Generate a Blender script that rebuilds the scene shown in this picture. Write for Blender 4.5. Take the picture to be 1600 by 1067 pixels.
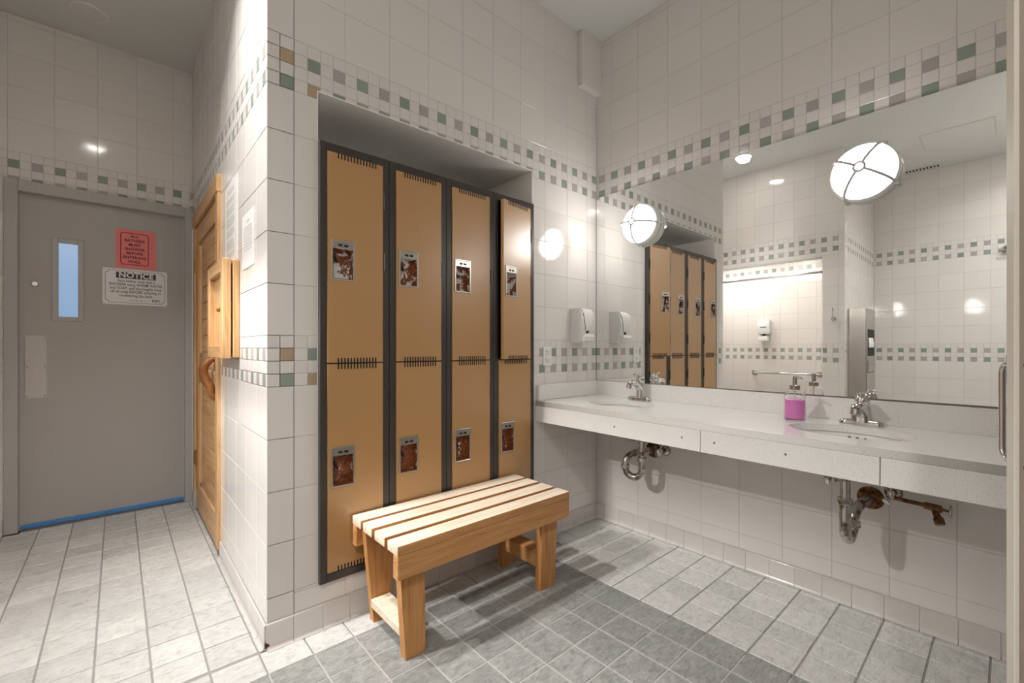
import bpy, bmesh, math, random
from mathutils import Vector, Matrix, Euler

random.seed(7)
S = bpy.context.scene
for o in list(bpy.data.objects):
    bpy.data.objects.remove(o)
COL = S.collection
R = math.radians

# ---------------------------------------------------------------- camera
cam_d = bpy.data.cameras.new('camera')
cam = bpy.data.objects.new('camera', cam_d)
COL.objects.link(cam)
CX, CY, CH, TH, FPX, CYP = -2.4118, -1.8517, 1.1335, 0.84342, 692.2143, 543.7744
cam.location = (CX, CY, CH)
cam.rotation_euler = (R(90), 0, TH - R(90))
cam_d.sensor_width = 36.0
cam_d.lens = FPX / 1600.0 * 36.0
cam_d.shift_y = (CYP - 533.5) / 1600.0
cam_d.clip_start = 0.02
S.camera = cam

# ---------------------------------------------------------------- world, lights, exposure
W = bpy.data.worlds.new('world')
S.world = W
W.use_nodes = True
W.node_tree.nodes['Background'].inputs[0].default_value = (0.9, 0.92, 1.0, 1)
W.node_tree.nodes['Background'].inputs[1].default_value = 0.3

POT_W, SHOWER_W, SHOWER_FILL_W, CORR_FILL_W, ROOM_FILL_W, DOME_E = 15.0, 20.0, 4.5, 5.0, 17.0, 18.0

def area_disc(name, loc, size, power, color=(1.0, 0.982, 0.962), spread=140):
    l = bpy.data.lights.new(name, 'AREA')
    l.shape = 'DISK'
    l.size = size
    l.energy = power
    l.color = color
    l.spread = R(spread)
    o = bpy.data.objects.new(name, l)
    COL.objects.link(o)
    o.location = loc
    return o

po = area_disc('pot_light_beam', (-2.59, 0.04, 3.150), 0.13, POT_W, spread=104)
po.rotation_euler = (0, R(-20), 0)     # tilted to cut the hot spot on the west wall
so = area_disc('shower_light_beam', (-3.62, 0.06, 2.335), 0.13, SHOWER_W, spread=84)
area_disc('shower_fill', (-3.62, 0.62, 2.335), 0.13, SHOWER_FILL_W, spread=165)  # added fill for the shower wall that the tipped lamp misses
so.rotation_euler = (0, R(-60), 0)     # tipped towards the room so its beam reaches the mirror wall
area_disc('room_fill', (-2.90, -2.30, 3.150), 0.13, ROOM_FILL_W)  # unseen fill added behind the camera to lift the main room
area_disc('corridor_fill', (-3.85, -2.05, 3.150), 0.13, CORR_FILL_W)  # added lamp, a weak fill from the corridor side

S.view_settings.view_transform = 'Standard'
S.view_settings.look = 'None'
S.view_settings.gamma = 1.0
S.view_settings.use_curve_mapping = False
S.view_settings.exposure = 0.64

# ---------------------------------------------------------------- materials
def lin(c):
    c = c / 255.0
    return c / 12.92 if c <= 0.04045 else ((c + 0.055) / 1.055) ** 2.4

def rgb(r, g, b):
    return (lin(r), lin(g), lin(b), 1.0)

MATS = {}

class NT:
    def __init__(s, name):
        s.m = bpy.data.materials.new(name)
        s.m.use_nodes = True
        s.t = s.m.node_tree
        s.b = s.t.nodes['Principled BSDF']
        MATS[name] = s.m
    def n(s, typ, **kw):
        nd = s.t.nodes.new(typ)
        for k, v in kw.items():
            if k.startswith('i_'):
                key = k[2:]
                key = int(key) if key.isdigit() else key.replace('_', ' ')
                nd.inputs[key].default_value = v
            else:
                setattr(nd, k, v)
        return nd
    def l(s, a, b):
        s.t.links.new(a, b)
    def ramp(s, fac, stops):
        r = s.n('ShaderNodeValToRGB')
        e = r.color_ramp.elements
        while len(e) < len(stops):
            e.new(0.5)
        for i, (p, c) in enumerate(stops):
            e[i].position = p
            e[i].color = c
        s.l(fac, r.inputs[0])
        return r
    def coord(s, scale=(1, 1, 1), rnd=False):
        tc = s.n('ShaderNodeTexCoord')
        mp = s.n('ShaderNodeMapping')
        mp.inputs['Scale'].default_value = scale
        s.l(tc.outputs['Object'], mp.inputs['Vector'])
        if rnd:
            oi = s.n('ShaderNodeObjectInfo')
            mu = s.n('ShaderNodeMath', operation='MULTIPLY')
            mu.inputs[1].default_value = 37.0
            s.l(oi.outputs['Random'], mu.inputs[0])
            cb = s.n('ShaderNodeCombineXYZ')
            for k in range(3):
                s.l(mu.outputs[0], cb.inputs[k])
            s.l(cb.outputs[0], mp.inputs['Location'])
        return mp.outputs['Vector']
    def noise(s, vec, scale, detail=3.0, rough=0.5, dist=0.0):
        nz = s.n('ShaderNodeTexNoise')
        nz.inputs['Scale'].default_value = scale
        nz.inputs['Detail'].default_value = detail
        nz.inputs['Roughness'].default_value = rough
        nz.inputs['Distortion'].default_value = dist
        s.l(vec, nz.inputs['Vector'])
        return nz
    def bump(s, fac, strength, dist):
        b = s.n('ShaderNodeBump')
        b.inputs['Strength'].default_value = strength
        b.inputs['Distance'].default_value = dist
        s.l(fac, b.inputs['Height'])
        s.l(b.outputs[0], s.b.inputs['Normal'])
        return b

def plain(name, col, rough=0.5, metal=0.0, **kw):
    t = NT(name)
    t.b.inputs['Base Color'].default_value = col
    t.b.inputs['Roughness'].default_value = rough
    t.b.inputs['Metallic'].default_value = metal
    for k, v in kw.items():
        t.b.inputs[k].default_value = v
    return t.m

def tile_mat(name, col, rough=0.1, var=0.05, bump=0.12):
    t = NT(name)
    oi = t.n('ShaderNodeObjectInfo')
    mr = t.n('ShaderNodeMapRange')
    mr.inputs['To Min'].default_value = 1.0 - var
    mr.inputs['To Max'].default_value = 1.0
    t.l(oi.outputs['Random'], mr.inputs['Value'])
    mx = t.n('ShaderNodeVectorMath', operation='SCALE')
    mx.inputs[0].default_value = col[:3]
    t.l(mr.outputs[0], mx.inputs['Scale'])
    t.l(mx.outputs[0], t.b.inputs['Base Color'])
    t.b.inputs['Roughness'].default_value = rough
    v = t.coord(rnd=True)
    nz = t.noise(v, 9.0, 1.0)
    t.bump(nz.outputs[0], bump, 0.004)
    return t.m

def floor_mat(name, c0, c1, c2):
    t = NT(name)
    v = t.coord(rnd=True)
    n1 = t.noise(v, 26.0, 5.0, 0.62, 1.2)
    n2 = t.noise(v, 7.0, 2.0, 0.5, 0.6)
    v2 = t.coord((1, 4.5, 1), rnd=True)
    n3 = t.noise(v2, 16.0, 3.0, 0.55, 1.8)
    ad = t.n('ShaderNodeMath', operation='ADD')
    t.l(n1.outputs[0], ad.inputs[0])
    t.l(n3.outputs[0], ad.inputs[1])
    mm = t.n('ShaderNodeMath', operation='MULTIPLY')
    mm.inputs[1].default_value = 0.5
    t.l(ad.outputs[0], mm.inputs[0])
    r = t.ramp(mm.outputs[0], [(0.30, c0), (0.46, c1), (0.66, c2)])
    oi = t.n('ShaderNodeObjectInfo')
    mr = t.n('ShaderNodeMapRange')
    mr.inputs['To Min'].default_value = 0.86
    mr.inputs['To Max'].default_value = 1.06
    t.l(oi.outputs['Random'], mr.inputs['Value'])
    mx = t.n('ShaderNodeVectorMath', operation='SCALE')
    t.l(r.outputs[0], mx.inputs[0])
    t.l(mr.outputs[0], mx.inputs['Scale'])
    t.l(mx.outputs[0], t.b.inputs['Base Color'])
    t.b.inputs['Roughness'].default_value = 0.38
    ad2 = t.n('ShaderNodeMath', operation='ADD')
    t.l(mm.outputs[0], ad2.inputs[0])
    t.l(n2.outputs[0], ad2.inputs[1])
    t.bump(ad2.outputs[0], 0.85, 0.007)
    return t.m

def wood_mat(name, c0, c1, c2, axis=0, rough=0.45, rnd=True, spec=0.4):
    t = NT(name)
    sc = [14.0, 14.0, 14.0]
    sc[axis] = 1.2
    v = t.coord(tuple(sc), rnd=rnd)
    n1 = t.noise(v, 2.2, 4.0, 0.6, 0.8)
    sc2 = [60.0, 60.0, 60.0]
    sc2[axis] = 2.0
    n2 = t.noise(t.coord(tuple(sc2), rnd=rnd), 3.0, 2.0, 0.5)
    mx = t.n('ShaderNodeMath', operation='MULTIPLY_ADD')
    mx.inputs[1].default_value = 0.3
    t.l(n2.outputs[0], mx.inputs[0])
    mu = t.n('ShaderNodeMath', operation='MULTIPLY')
    mu.inputs[1].default_value = 0.7
    t.l(n1.outputs[0], mu.inputs[0])
    t.l(mu.outputs[0], mx.inputs[2])
    r = t.ramp(mx.outputs[0], [(0.32, c0), (0.5, c1), (0.68, c2)])
    t.l(r.outputs[0], t.b.inputs['Base Color'])
    t.b.inputs['Roughness'].default_value = rough
    t.b.inputs['Specular IOR Level'].default_value = spec
    t.bump(mx.outputs[0], 0.15, 0.002)
    return t.m

def speckle(name, base, dark, light, rough):
    t = NT(name)
    v = t.coord()
    n1 = t.noise(v, 260.0, 2.0, 0.6)
    n2 = t.noise(v, 330.0, 1.0, 0.5)
    r1 = t.ramp(n1.outputs[0], [(0.33, dark), (0.40, base), (0.66, base), (0.74, light)])
    t.l(r1.outputs[0], t.b.inputs['Base Color'])
    t.b.inputs['Roughness'].default_value = rough
    return t.m

def rust_mat(name, thr, paint):
    t = NT(name)
    v = t.coord(rnd=True)
    n1 = t.noise(v, 26.0, 4.0, 0.65, 0.4)
    n2 = t.noise(v, 90.0, 3.0, 0.6)
    rs = t.ramp(n2.outputs[0], [(0.3, rgb(58, 26, 10)), (0.55, rgb(128, 66, 28)), (0.75, rgb(160, 96, 48))])
    mk = t.ramp(n1.outputs[0], [(thr, (0, 0, 0, 1)), (thr + 0.03, (1, 1, 1, 1))])
    mx = t.n('ShaderNodeMix', data_type='RGBA')
    t.l(mk.outputs[0], mx.inputs[0])
    t.l(rs.outputs[0], mx.inputs[6])
    mx.inputs[7].default_value = paint
    t.l(mx.outputs[2], t.b.inputs['Base Color'])
    t.b.inputs['Roughness'].default_value = 0.6
    t.bump(n1.outputs[0], 0.4, 0.003)
    return t.m

tile_mat('tile_white', rgb(226, 221, 216), 0.08, 0.045)
tile_mat('mosaic_white', rgb(224, 219, 215), 0.10, 0.05)
tile_mat('mosaic_green', rgb(148, 160, 150), 0.12, 0.16)
tile_mat('mosaic_taupe', rgb(182, 176, 172), 0.12, 0.16)
tile_mat('mosaic_tan', rgb(184, 162, 134), 0.12, 0.12)  # taupe mosaic with a yellowish reflection put into its colour
tile_mat('base_tile', rgb(204, 198, 193), 0.14, 0.06)
plain('grout', rgb(198, 192, 186), 0.9)
plain('dark_grout', rgb(176, 174, 169), 0.95)
plain('floor_grout', rgb(146, 144, 139), 0.95)
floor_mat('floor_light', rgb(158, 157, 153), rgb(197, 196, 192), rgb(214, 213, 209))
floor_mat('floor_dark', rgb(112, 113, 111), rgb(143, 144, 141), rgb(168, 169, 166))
plain('ceiling_paint', rgb(214, 215, 212), 0.85)
plain('niche_paint', rgb(240, 236, 230), 0.6)
plain('wall_paint', rgb(214, 209, 203), 0.6)
plain('white_gloss', rgb(232, 231, 228), 0.25)
plain('white_matte', rgb(225, 224, 220), 0.5)
plain('black', rgb(14, 13, 12), 0.6)
plain('dark_slot', rgb(22, 19, 17), 0.7)
plain('chrome', rgb(214, 214, 214), 0.10, 1.0)
plain('guard_grey', rgb(192, 191, 192), 0.5)
plain('chrome_dull', rgb(176, 170, 164), 0.25, 1.0)
plain('steel', rgb(190, 186, 180), 0.28, 1.0)
plain('mirror_glass', (0.93, 0.94, 0.93, 1), 0.0, 1.0)
plain('mirror_edge', rgb(96, 104, 100), 0.2)
plain('door_grey', rgb(174, 171, 167), 0.42)
plain('frame_grey', rgb(176, 175, 172), 0.4)
plain('plate', rgb(198, 194, 189), 0.3)
plain('red_paper', rgb(236, 122, 118), 0.35)
plain('red_ink', rgb(92, 22, 26), 0.5)
plain('sign_white', rgb(232, 233, 232), 0.35)
plain('ink', rgb(58, 52, 66), 0.5)
plain('faint_ink', rgb(206, 205, 203), 0.6)
plain('paper', rgb(236, 234, 230), 0.4)
plain('blue_tape', rgb(72, 142, 208), 0.4)
plain('brass', rgb(178, 142, 84), 0.3, 1.0)
plain('rust_hole', rgb(64, 26, 18), 0.7)
plain('porcelain', rgb(228, 226, 221), 0.12)
plain('partition_beige', rgb(150, 138, 124), 0.45)
plain('partition_edge', rgb(205, 198, 188), 0.4)
plain('locker_tan', rgb(178, 134, 80), 0.4, 0.0)
MATS['locker_tan'].node_tree.nodes['Principled BSDF'].inputs['Specular IOR Level'].default_value = 0.9
MATS['locker_tan'].node_tree.nodes['Principled BSDF'].inputs['Coat Weight'].default_value = 0.7
MATS['locker_tan'].node_tree.nodes['Principled BSDF'].inputs['Coat Roughness'].default_value = 0.27
plain('locker_frame', rgb(74, 69, 66), 0.35, 0.35)
plain('lamp_white', rgb(222, 222, 218), 0.35)
plain('soap_pink', rgb(255, 150, 226), 0.12, 0.0, **{'Subsurface Weight': 0.4, 'Subsurface Radius': (0.05, 0.02, 0.04)})
plain('lightbox', rgb(240, 240, 235), 0.5)
speckle('quartz', rgb(230, 228, 224), rgb(202, 200, 195), rgb(240, 239, 236), 0.12)
rust_mat('rust_cup_upper', 0.50, rgb(205, 203, 198))
rust_mat('rust_cup_lower', 0.60, rgb(190, 176, 158))
wood_mat('bench_slat', rgb(206, 186, 160), rgb(224, 208, 186), rgb(232, 221, 204), 0, 0.5)  # worn pale wood; strong light on the slats also put into its colour
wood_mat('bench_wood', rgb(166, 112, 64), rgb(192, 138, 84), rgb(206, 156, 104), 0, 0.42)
wood_mat('bench_leg', rgb(164, 108, 58), rgb(192, 136, 78), rgb(208, 158, 102), 2, 0.45)
wood_mat('pine_x', rgb(172, 126, 78), rgb(198, 156, 108), rgb(212, 176, 132), 1, 0.4)
wood_mat('pine_z', rgb(174, 128, 80), rgb(200, 158, 110), rgb(214, 178, 134), 2, 0.4)
wood_mat('pine_board', rgb(160, 112, 68), rgb(194, 150, 102), rgb(210, 172, 126), 1, 0.42)
wood_mat('pine_dark', rgb(140, 88, 44), rgb(172, 116, 62), rgb(192, 140, 84), 2, 0.35)

wood_mat('walnut', rgb(104, 62, 30), rgb(136, 86, 44), rgb(160, 108, 62), 2, 0.35)
t = NT('tarnish')
v = t.coord()
n1 = t.noise(v, 34.0, 4.0, 0.6)
r1 = t.ramp(n1.outputs[0], [(0.30, rgb(92, 66, 48)), (0.42, rgb(150, 136, 124)), (0.52, rgb(205, 202, 198))])
t.l(r1.outputs[0], t.b.inputs['Base Color'])
t.b.inputs['Metallic'].default_value = 1.0
t.b.inputs['Roughness'].default_value = 0.26
t = NT('old_brass')
v = t.coord()
n1 = t.noise(v, 40.0, 4.0, 0.6)
r1 = t.ramp(n1.outputs[0], [(0.36, rgb(70, 42, 24)), (0.52, rgb(126, 84, 50)), (0.68, rgb(168, 124, 82))])
t.l(r1.outputs[0], t.b.inputs['Base Color'])
t.b.inputs['Metallic'].default_value = 0.7
t.b.inputs['Roughness'].default_value = 0.42

t = NT('dome_glow')
t.b.inputs['Base Color'].default_value = rgb(240, 240, 236)
t.b.inputs['Emission Color'].default_value = (1.0, 0.97, 0.935, 1)
t.b.inputs['Emission Strength'].default_value = DOME_E
t = NT('pot_glow')
t.b.inputs['Base Color'].default_value = rgb(250, 250, 245)
t.b.inputs['Emission Color'].default_value = (1.0, 0.96, 0.9, 1)
t.b.inputs['Emission Strength'].default_value = 30.0
t = NT('pool_window')
t.b.inputs['Base Color'].default_value = rgb(150, 184, 222)
t.b.inputs['Roughness'].default_value = 0.08
t.b.inputs['Emission Color'].default_value = rgb(150, 186, 228)
t.b.inputs['Emission Strength'].default_value = 0.32
t = NT('clear_glass')
t.b.inputs['Base Color'].default_value = (1, 1, 1, 1)
t.b.inputs['Roughness'].default_value = 0.02
t.b.inputs['Transmission Weight'].default_value = 1.0
t.b.inputs['IOR'].default_value = 1.18

# ---------------------------------------------------------------- mesh helpers
class MB:
    def __init__(s):
        s.v = []
        s.f = []
    def add(s, vs, fs, M=None):
        o = len(s.v)
        for p in vs:
            p = Vector(p)
            s.v.append(tuple(M @ p) if M else tuple(p))
        for f in fs:
            s.f.append(tuple(i + o for i in f))
        return s
    def box(s, x0, x1, y0, y1, z0, z1, M=None):
        vs = [(x0, y0, z0), (x1, y0, z0), (x1, y1, z0), (x0, y1, z0), (x0, y0, z1), (x1, y0, z1), (x1, y1, z1), (x0, y1, z1)]
        fs = [(0, 3, 2, 1), (4, 5, 6, 7), (0, 1, 5, 4), (1, 2, 6, 5), (2, 3, 7, 6), (3, 0, 4, 7)]
        return s.add(vs, fs, M)
    def cbox(s, x0, x1, y0, y1, z0, z1, c=0.003, M=None, seg=1):
        bm = bmesh.new()
        bmesh.ops.create_cube(bm, size=1.0)
        for q in bm.verts:
            q.co = Vector(((x0 + x1) / 2 + q.co.x * (x1 - x0), (y0 + y1) / 2 + q.co.y * (y1 - y0), (z0 + z1) / 2 + q.co.z * (z1 - z0)))
        bmesh.ops.bevel(bm, geom=bm.edges[:], offset=c, segments=seg, affect='EDGES', profile=0.5)
        bm.verts.index_update()
        s.add([q.co for q in bm.verts], [[q.index for q in f.verts] for f in bm.faces], M)
        bm.free()
        return s
    def ring(s, c, ax, r, n, ref=None):
        ax = Vector(ax).normalized()
        if ref is None:
            ref = Vector((0, 0, 1)) if abs(ax.z) < 0.9 else Vector((1, 0, 0))
        u = (ref - ax * ref.dot(ax)).normalized()
        w = ax.cross(u)
        return [Vector(c) + (u * math.cos(2 * math.pi * k / n) + w * math.sin(2 * math.pi * k / n)) * r for k in range(n)], u
    def tube(s, path, r, n=12, cap=True):
        P = [Vector(p) for p in path]
        rs = r if isinstance(r, (list, tuple)) else [r] * len(P)
        ref = None
        o = len(s.v)
        for i, p in enumerate(P):
            if i == 0:
                t_ = P[1] - P[0]
            elif i == len(P) - 1:
                t_ = P[-1] - P[-2]
            else:
                t_ = (P[i + 1] - P[i]).normalized() + (P[i] - P[i - 1]).normalized()
            rg, ref = s.ring(p, t_, rs[i], n, ref)
            s.v += [tuple(q) for q in rg]
        for i in range(len(P) - 1):
            for k in range(n):
                a = o + i * n + k
                b = o + i * n + (k + 1) % n
                s.f.append((a, b, b + n, a + n))
        if cap:
            s.f.append(tuple(o + k for k in range(n))[::-1])
            e = o + (len(P) - 1) * n
            s.f.append(tuple(e + k for k in range(n)))
        return s
    def cyl(s, p0, p1, r0, r1=None, n=20):
        return s.tube([p0, p1], [r0, r0 if r1 is None else r1], n)
    def lathe(s, prof, M=None, n=32, cap0=True, cap1=True):
        # prof: (radius, height) along local z
        o = len(s.v)
        for (r, z) in prof:
            for k in range(n):
                a = 2 * math.pi * k / n
                p = Vector((r * math.cos(a), r * math.sin(a), z))
                s.v.append(tuple(M @ p) if M else tuple(p))
        for i in range(len(prof) - 1):
            for k in range(n):
                a = o + i * n + k
                b = o + i * n + (k + 1) % n
                s.f.append((a, b, b + n, a + n))
        if cap0:
            s.f.append(tuple(o + k for k in range(n))[::-1])
        if cap1:
            e = o + (len(prof) - 1) * n
            s.f.append(tuple(e + k for k in range(n)))
        return s
    def prism(s, poly, d0, d1, axis='x'):
        def mk(a, b, d):
            return {'x': (d, a, b), 'y': (a, d, b), 'z': (a, b, d)}[axis]
        n = len(poly)
        vs = [mk(a, b, d0) for a, b in poly] + [mk(a, b, d1) for a, b in poly]
        fs = [tuple(range(n))[::-1], tuple(range(n, 2 * n))]
        for k in range(n):
            fs.append((k, (k + 1) % n, n + (k + 1) % n, n + k))
        return s.add(vs, fs)

def mesh_from(name, mb, mat, smooth=None):
    me = bpy.data.meshes.new(name)
    me.from_pydata(mb.v, [], mb.f)
    bm = bmesh.new()
    bm.from_mesh(me)
    bmesh.ops.recalc_face_normals(bm, faces=bm.faces[:])
    bm.to_mesh(me)
    bm.free()
    me.materials.append(MATS[mat])
    if smooth is not None:
        for p in me.polygons:
            p.use_smooth = True
        me.set_sharp_from_angle(angle=R(smooth))
    return me

def attach(o, parent):
    if parent is not None:
        o.parent = parent
        if parent.type == 'EMPTY' and parent.get('_w'):
            o.matrix_parent_inverse = Matrix.Translation(-Vector(parent.location))

def obj(name, mb, mat, parent=None, smooth=None, loc=None):
    me = mb if isinstance(mb, bpy.types.Mesh) else mesh_from(name, mb, mat, smooth)
    o = bpy.data.objects.new(name, me)
    COL.objects.link(o)
    attach(o, parent)
    if loc is not None:
        o.location = loc
    return o

def thing(name, label, cat, loc=(0, 0, 0), rot=(0, 0, 0), group=None, world=False):
    o = bpy.data.objects.new(name, None)
    o.empty_display_size = 0.05
    COL.objects.link(o)
    o.location = loc
    o.rotation_euler = rot
    o['label'] = label
    o['category'] = cat
    if group:
        o['group'] = group
    if world:
        o['_w'] = 1
    return o

def tag(o, label, cat, group=None):
    o['label'] = label
    o['category'] = cat
    if group:
        o['group'] = group
    return o

def struct(name, mb, mat, smooth=None):
    o = obj(name, mb, mat, None, smooth)
    o['kind'] = 'structure'
    return o

def copy_tree(o, parent=None):
    c = o.copy()
    COL.objects.link(c)
    if parent is not None:
        c.parent = parent
    for ch in list(o.children):
        copy_tree(ch, c)
    return c

def smooth_path(pts, sub=8):
    P = [Vector(p) for p in pts]
    P = [P[0] * 2 - P[1]] + P + [P[-1] * 2 - P[-2]]
    out = []
    for i in range(1, len(P) - 2):
        for k in range(sub):
            t_ = k / sub
            a, b, c, d = P[i - 1], P[i], P[i + 1], P[i + 2]
            out.append(0.5 * ((2 * b) + (c - a) * t_ + (2 * a - 5 * b + 4 * c - d) * t_ ** 2 + (3 * b - a - 3 * c + d) * t_ ** 3))
    out.append(P[-2])
    return out

def project(p):
    d = Vector((p[0] - CX, p[1] - CY))
    fw = Vector((math.cos(TH), math.sin(TH)))
    rt = Vector((math.sin(TH), -math.cos(TH)))
    D = d.dot(fw)
    if D < 0.05:
        return None
    return (800 + FPX * d.dot(rt) / D, CYP - FPX * (p[2] - CH) / D)

# ---------------------------------------------------------------- dimensions
XP = -1.995          # passage wall plane (wooden door)
YD = 2.19            # wall with the grey door
XW = -3.10           # wall with the shower opening
XF = -4.55           # far wall seen in the mirror
YR = -0.74           # return wall with the steel dispenser
YS = -2.60           # wall behind the camera
ZC = 3.17
T = 0.2
GREC = 0.0014         # grout recess
NX0, NX1, NZ0, NZ1 = -1.812, -0.604, 0.180, 2.170    # locker niche
UP0, UP1 = 2.135, 2.335
LO0, LO1 = 0.986, 1.182

# ---------------------------------------------------------------- tiling
TCACHE = {}
def tile_mesh(w, h, mat, d=0.006, c=0.0011, gap=0.0019):
    key = (round(w, 3), round(h, 3), mat)
    if key in TCACHE:
        return TCACHE[key]
    w2, h2 = max(w - gap, 0.002) / 2, max(h - gap, 0.002) / 2
    c_ = min(c, w2 * 0.4, h2 * 0.4)
    def rect(a, b, y):
        return [(-a, y, -b), (a, y, -b), (a, y, b), (-a, y, b)]
    vs = rect(w2 - c_, h2 - c_, 0) + rect(w2, h2, c_) + rect(w2, h2, d)
    fs = [(0, 1, 2, 3)]
    for k in range(4):
        q = (k + 1) % 4
        fs += [(k, k + 4, q + 4, q), (k + 4, k + 8, q + 8, q + 4)]
    me = bpy.data.meshes.new('tile')
    me.from_pydata(vs, [], fs)
    bm = bmesh.new()
    bm.from_mesh(me)
    bmesh.ops.recalc_face_normals(bm, faces=bm.faces[:])
    if bm.faces[0].normal.y > 0:
        bmesh.ops.reverse_faces(bm, faces=bm.faces[:])
    bm.to_mesh(me)
    bm.free()
    me.materials.append(MATS[mat])
    TCACHE[key] = me
    return me

class Wall:
    """facing '-y', '-x' or '+x'; u is world X (for -y) or world Y"""
    def __init__(s, parent, facing, plane):
        s.p, s.fc, s.pl = parent, facing, plane
        s.rot = {'-y': 0.0, '-x': -math.pi / 2, '+x': math.pi / 2}[facing]
        s.far = {}
    def pos(s, u, z):
        return (u, s.pl, z) if s.fc == '-y' else (s.pl, u, z)
    def place(s, name, u0, u1, z0, z1, mat, single=True):
        if u1 - u0 < 0.006 or z1 - z0 < 0.006:
            return
        me = tile_mesh(u1 - u0, z1 - z0, mat)
        loc = s.pos((u0 + u1) / 2, (z0 + z1) / 2)
        if single:
            o = bpy.data.objects.new(name, me)
            COL.objects.link(o)
            o.parent = s.p
            o.location = loc
            o.rotation_euler = (R(random.uniform(-.12, .12)), 0, s.rot + R(random.uniform(-.12, .12)))
        else:
            mb = s.far.setdefault((name, mat), MB())
            mb.add([q.co for q in me.vertices], [tuple(f.vertices) for f in me.polygons],
                   Matrix.Translation(loc) @ Matrix.Rotation(s.rot, 4, 'Z'))
    def finish(s):
        for (name, mat), mb in s.far.items():
            o = obj(name + 's', mb, mat, s.p)
            o['kind'] = 'stuff'

def cut(u0, u1, z0, z1, holes):
    """rect minus holes -> list of rects"""
    rs = [(u0, u1, z0, z1)]
    for (a, b, c, d) in holes:
        nr = []
        for (p, q, r_, s_) in rs:
            if b <= p or a >= q or d <= r_ or c >= s_:
                nr.append((p, q, r_, s_))
                continue
            if r_ < c: nr.append((p, q, r_, c))
            if d < s_: nr.append((p, q, d, s_))
            lo, hi = max(r_, c), min(s_, d)
            if p < a: nr.append((p, a, lo, hi))
            if b < q: nr.append((b, q, lo, hi))
        rs = nr
    return rs

def tile_field(wall, u0, u1, phase, rows, holes, single=lambda u, z: True):
    """square white tiles between the bands"""
    k0 = math.floor((u0 - phase) / T)
    us = [u0] + [phase + T * k for k in range(k0, k0 + int((u1 - u0) / T) + 3) if u0 + 0.004 < phase + T * k < u1 - 0.004] + [u1]
    for a, b in zip(us[:-1], us[1:]):
        for z0, z1 in rows:
            for (p, q, r_, s_) in cut(a, b, z0, z1, holes):
                wall.place('wall_tile', p, q, r_, s_, 'tile_white', single((p + q) / 2, (r_ + s_) / 2))

def mosaic(wall, u0, u1, cphase, zb, h, holes, single=lambda u, z: True, tan=None, flip=0):
    """four rows of small squares; coloured cells start at cphase + 0.1 k"""
    c = 0.05
    k0 = math.floor((u0 - cphase) / c) - 1
    for k in range(k0, k0 + int((u1 - u0) / c) + 4):
        a, b = max(u0, cphase + k * c), min(u1, cphase + k * c + c)
        if b - a < 0.004:
            continue
        for r_ in range(4):
            z0, z1 = zb + r_ * h, zb + (r_ + 1) * h
            mat = 'mosaic_white'
            if k % 2 == 0 and r_ in (0, 2):
                mat = 'mosaic_green' if ((k // 2 + r_ // 2 + flip) % 2 == 0) else 'mosaic_taupe'
                if tan and mat == 'mosaic_taupe' and tan((a + b) / 2, z0):
                    mat = 'mosaic_tan'
            for (p, q, s0, s1) in cut(a, b, z0, z1, holes):
                wall.place('mosaic_tile', p, q, s0, s1, mat, single((p + q) / 2, (s0 + s1) / 2))

def rows_of(zs):
    return list(zip(zs[:-1], zs[1:]))

def tiled(name, facing, plane, u0, u1, slab, phase, cphase, low, holes=(), flip=0, single=lambda u, z: True, tan=None, bands=(True, True), zmax=ZC):
    st = struct(name, slab, 'grout')
    w = Wall(st, facing, plane)
    up = [LO1, 1.379, 1.575, 1.772, 1.964, UP0]
    top = [UP1, 2.535, 2.735, 2.935, 3.135, ZC]
    rows = [(a, min(b, zmax)) for a, b in rows_of(low) + rows_of(up) + rows_of(top) if a < zmax]
    tile_field(w, u0, u1, phase, rows, holes, single)
    mosaic(w, u0, u1, cphase, LO0, (LO1 - LO0) / 4, holes, single, tan, flip)
    if zmax > UP0:
        hs = list(holes) + ([(u0 - 1, u1 + 1, zmax, 9)] if zmax < UP1 else [])
        mosaic(w, u0, u1, cphase, UP0, (UP1 - UP0) / 4, hs, single, tan, flip)
    w.finish()
    return st

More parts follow.
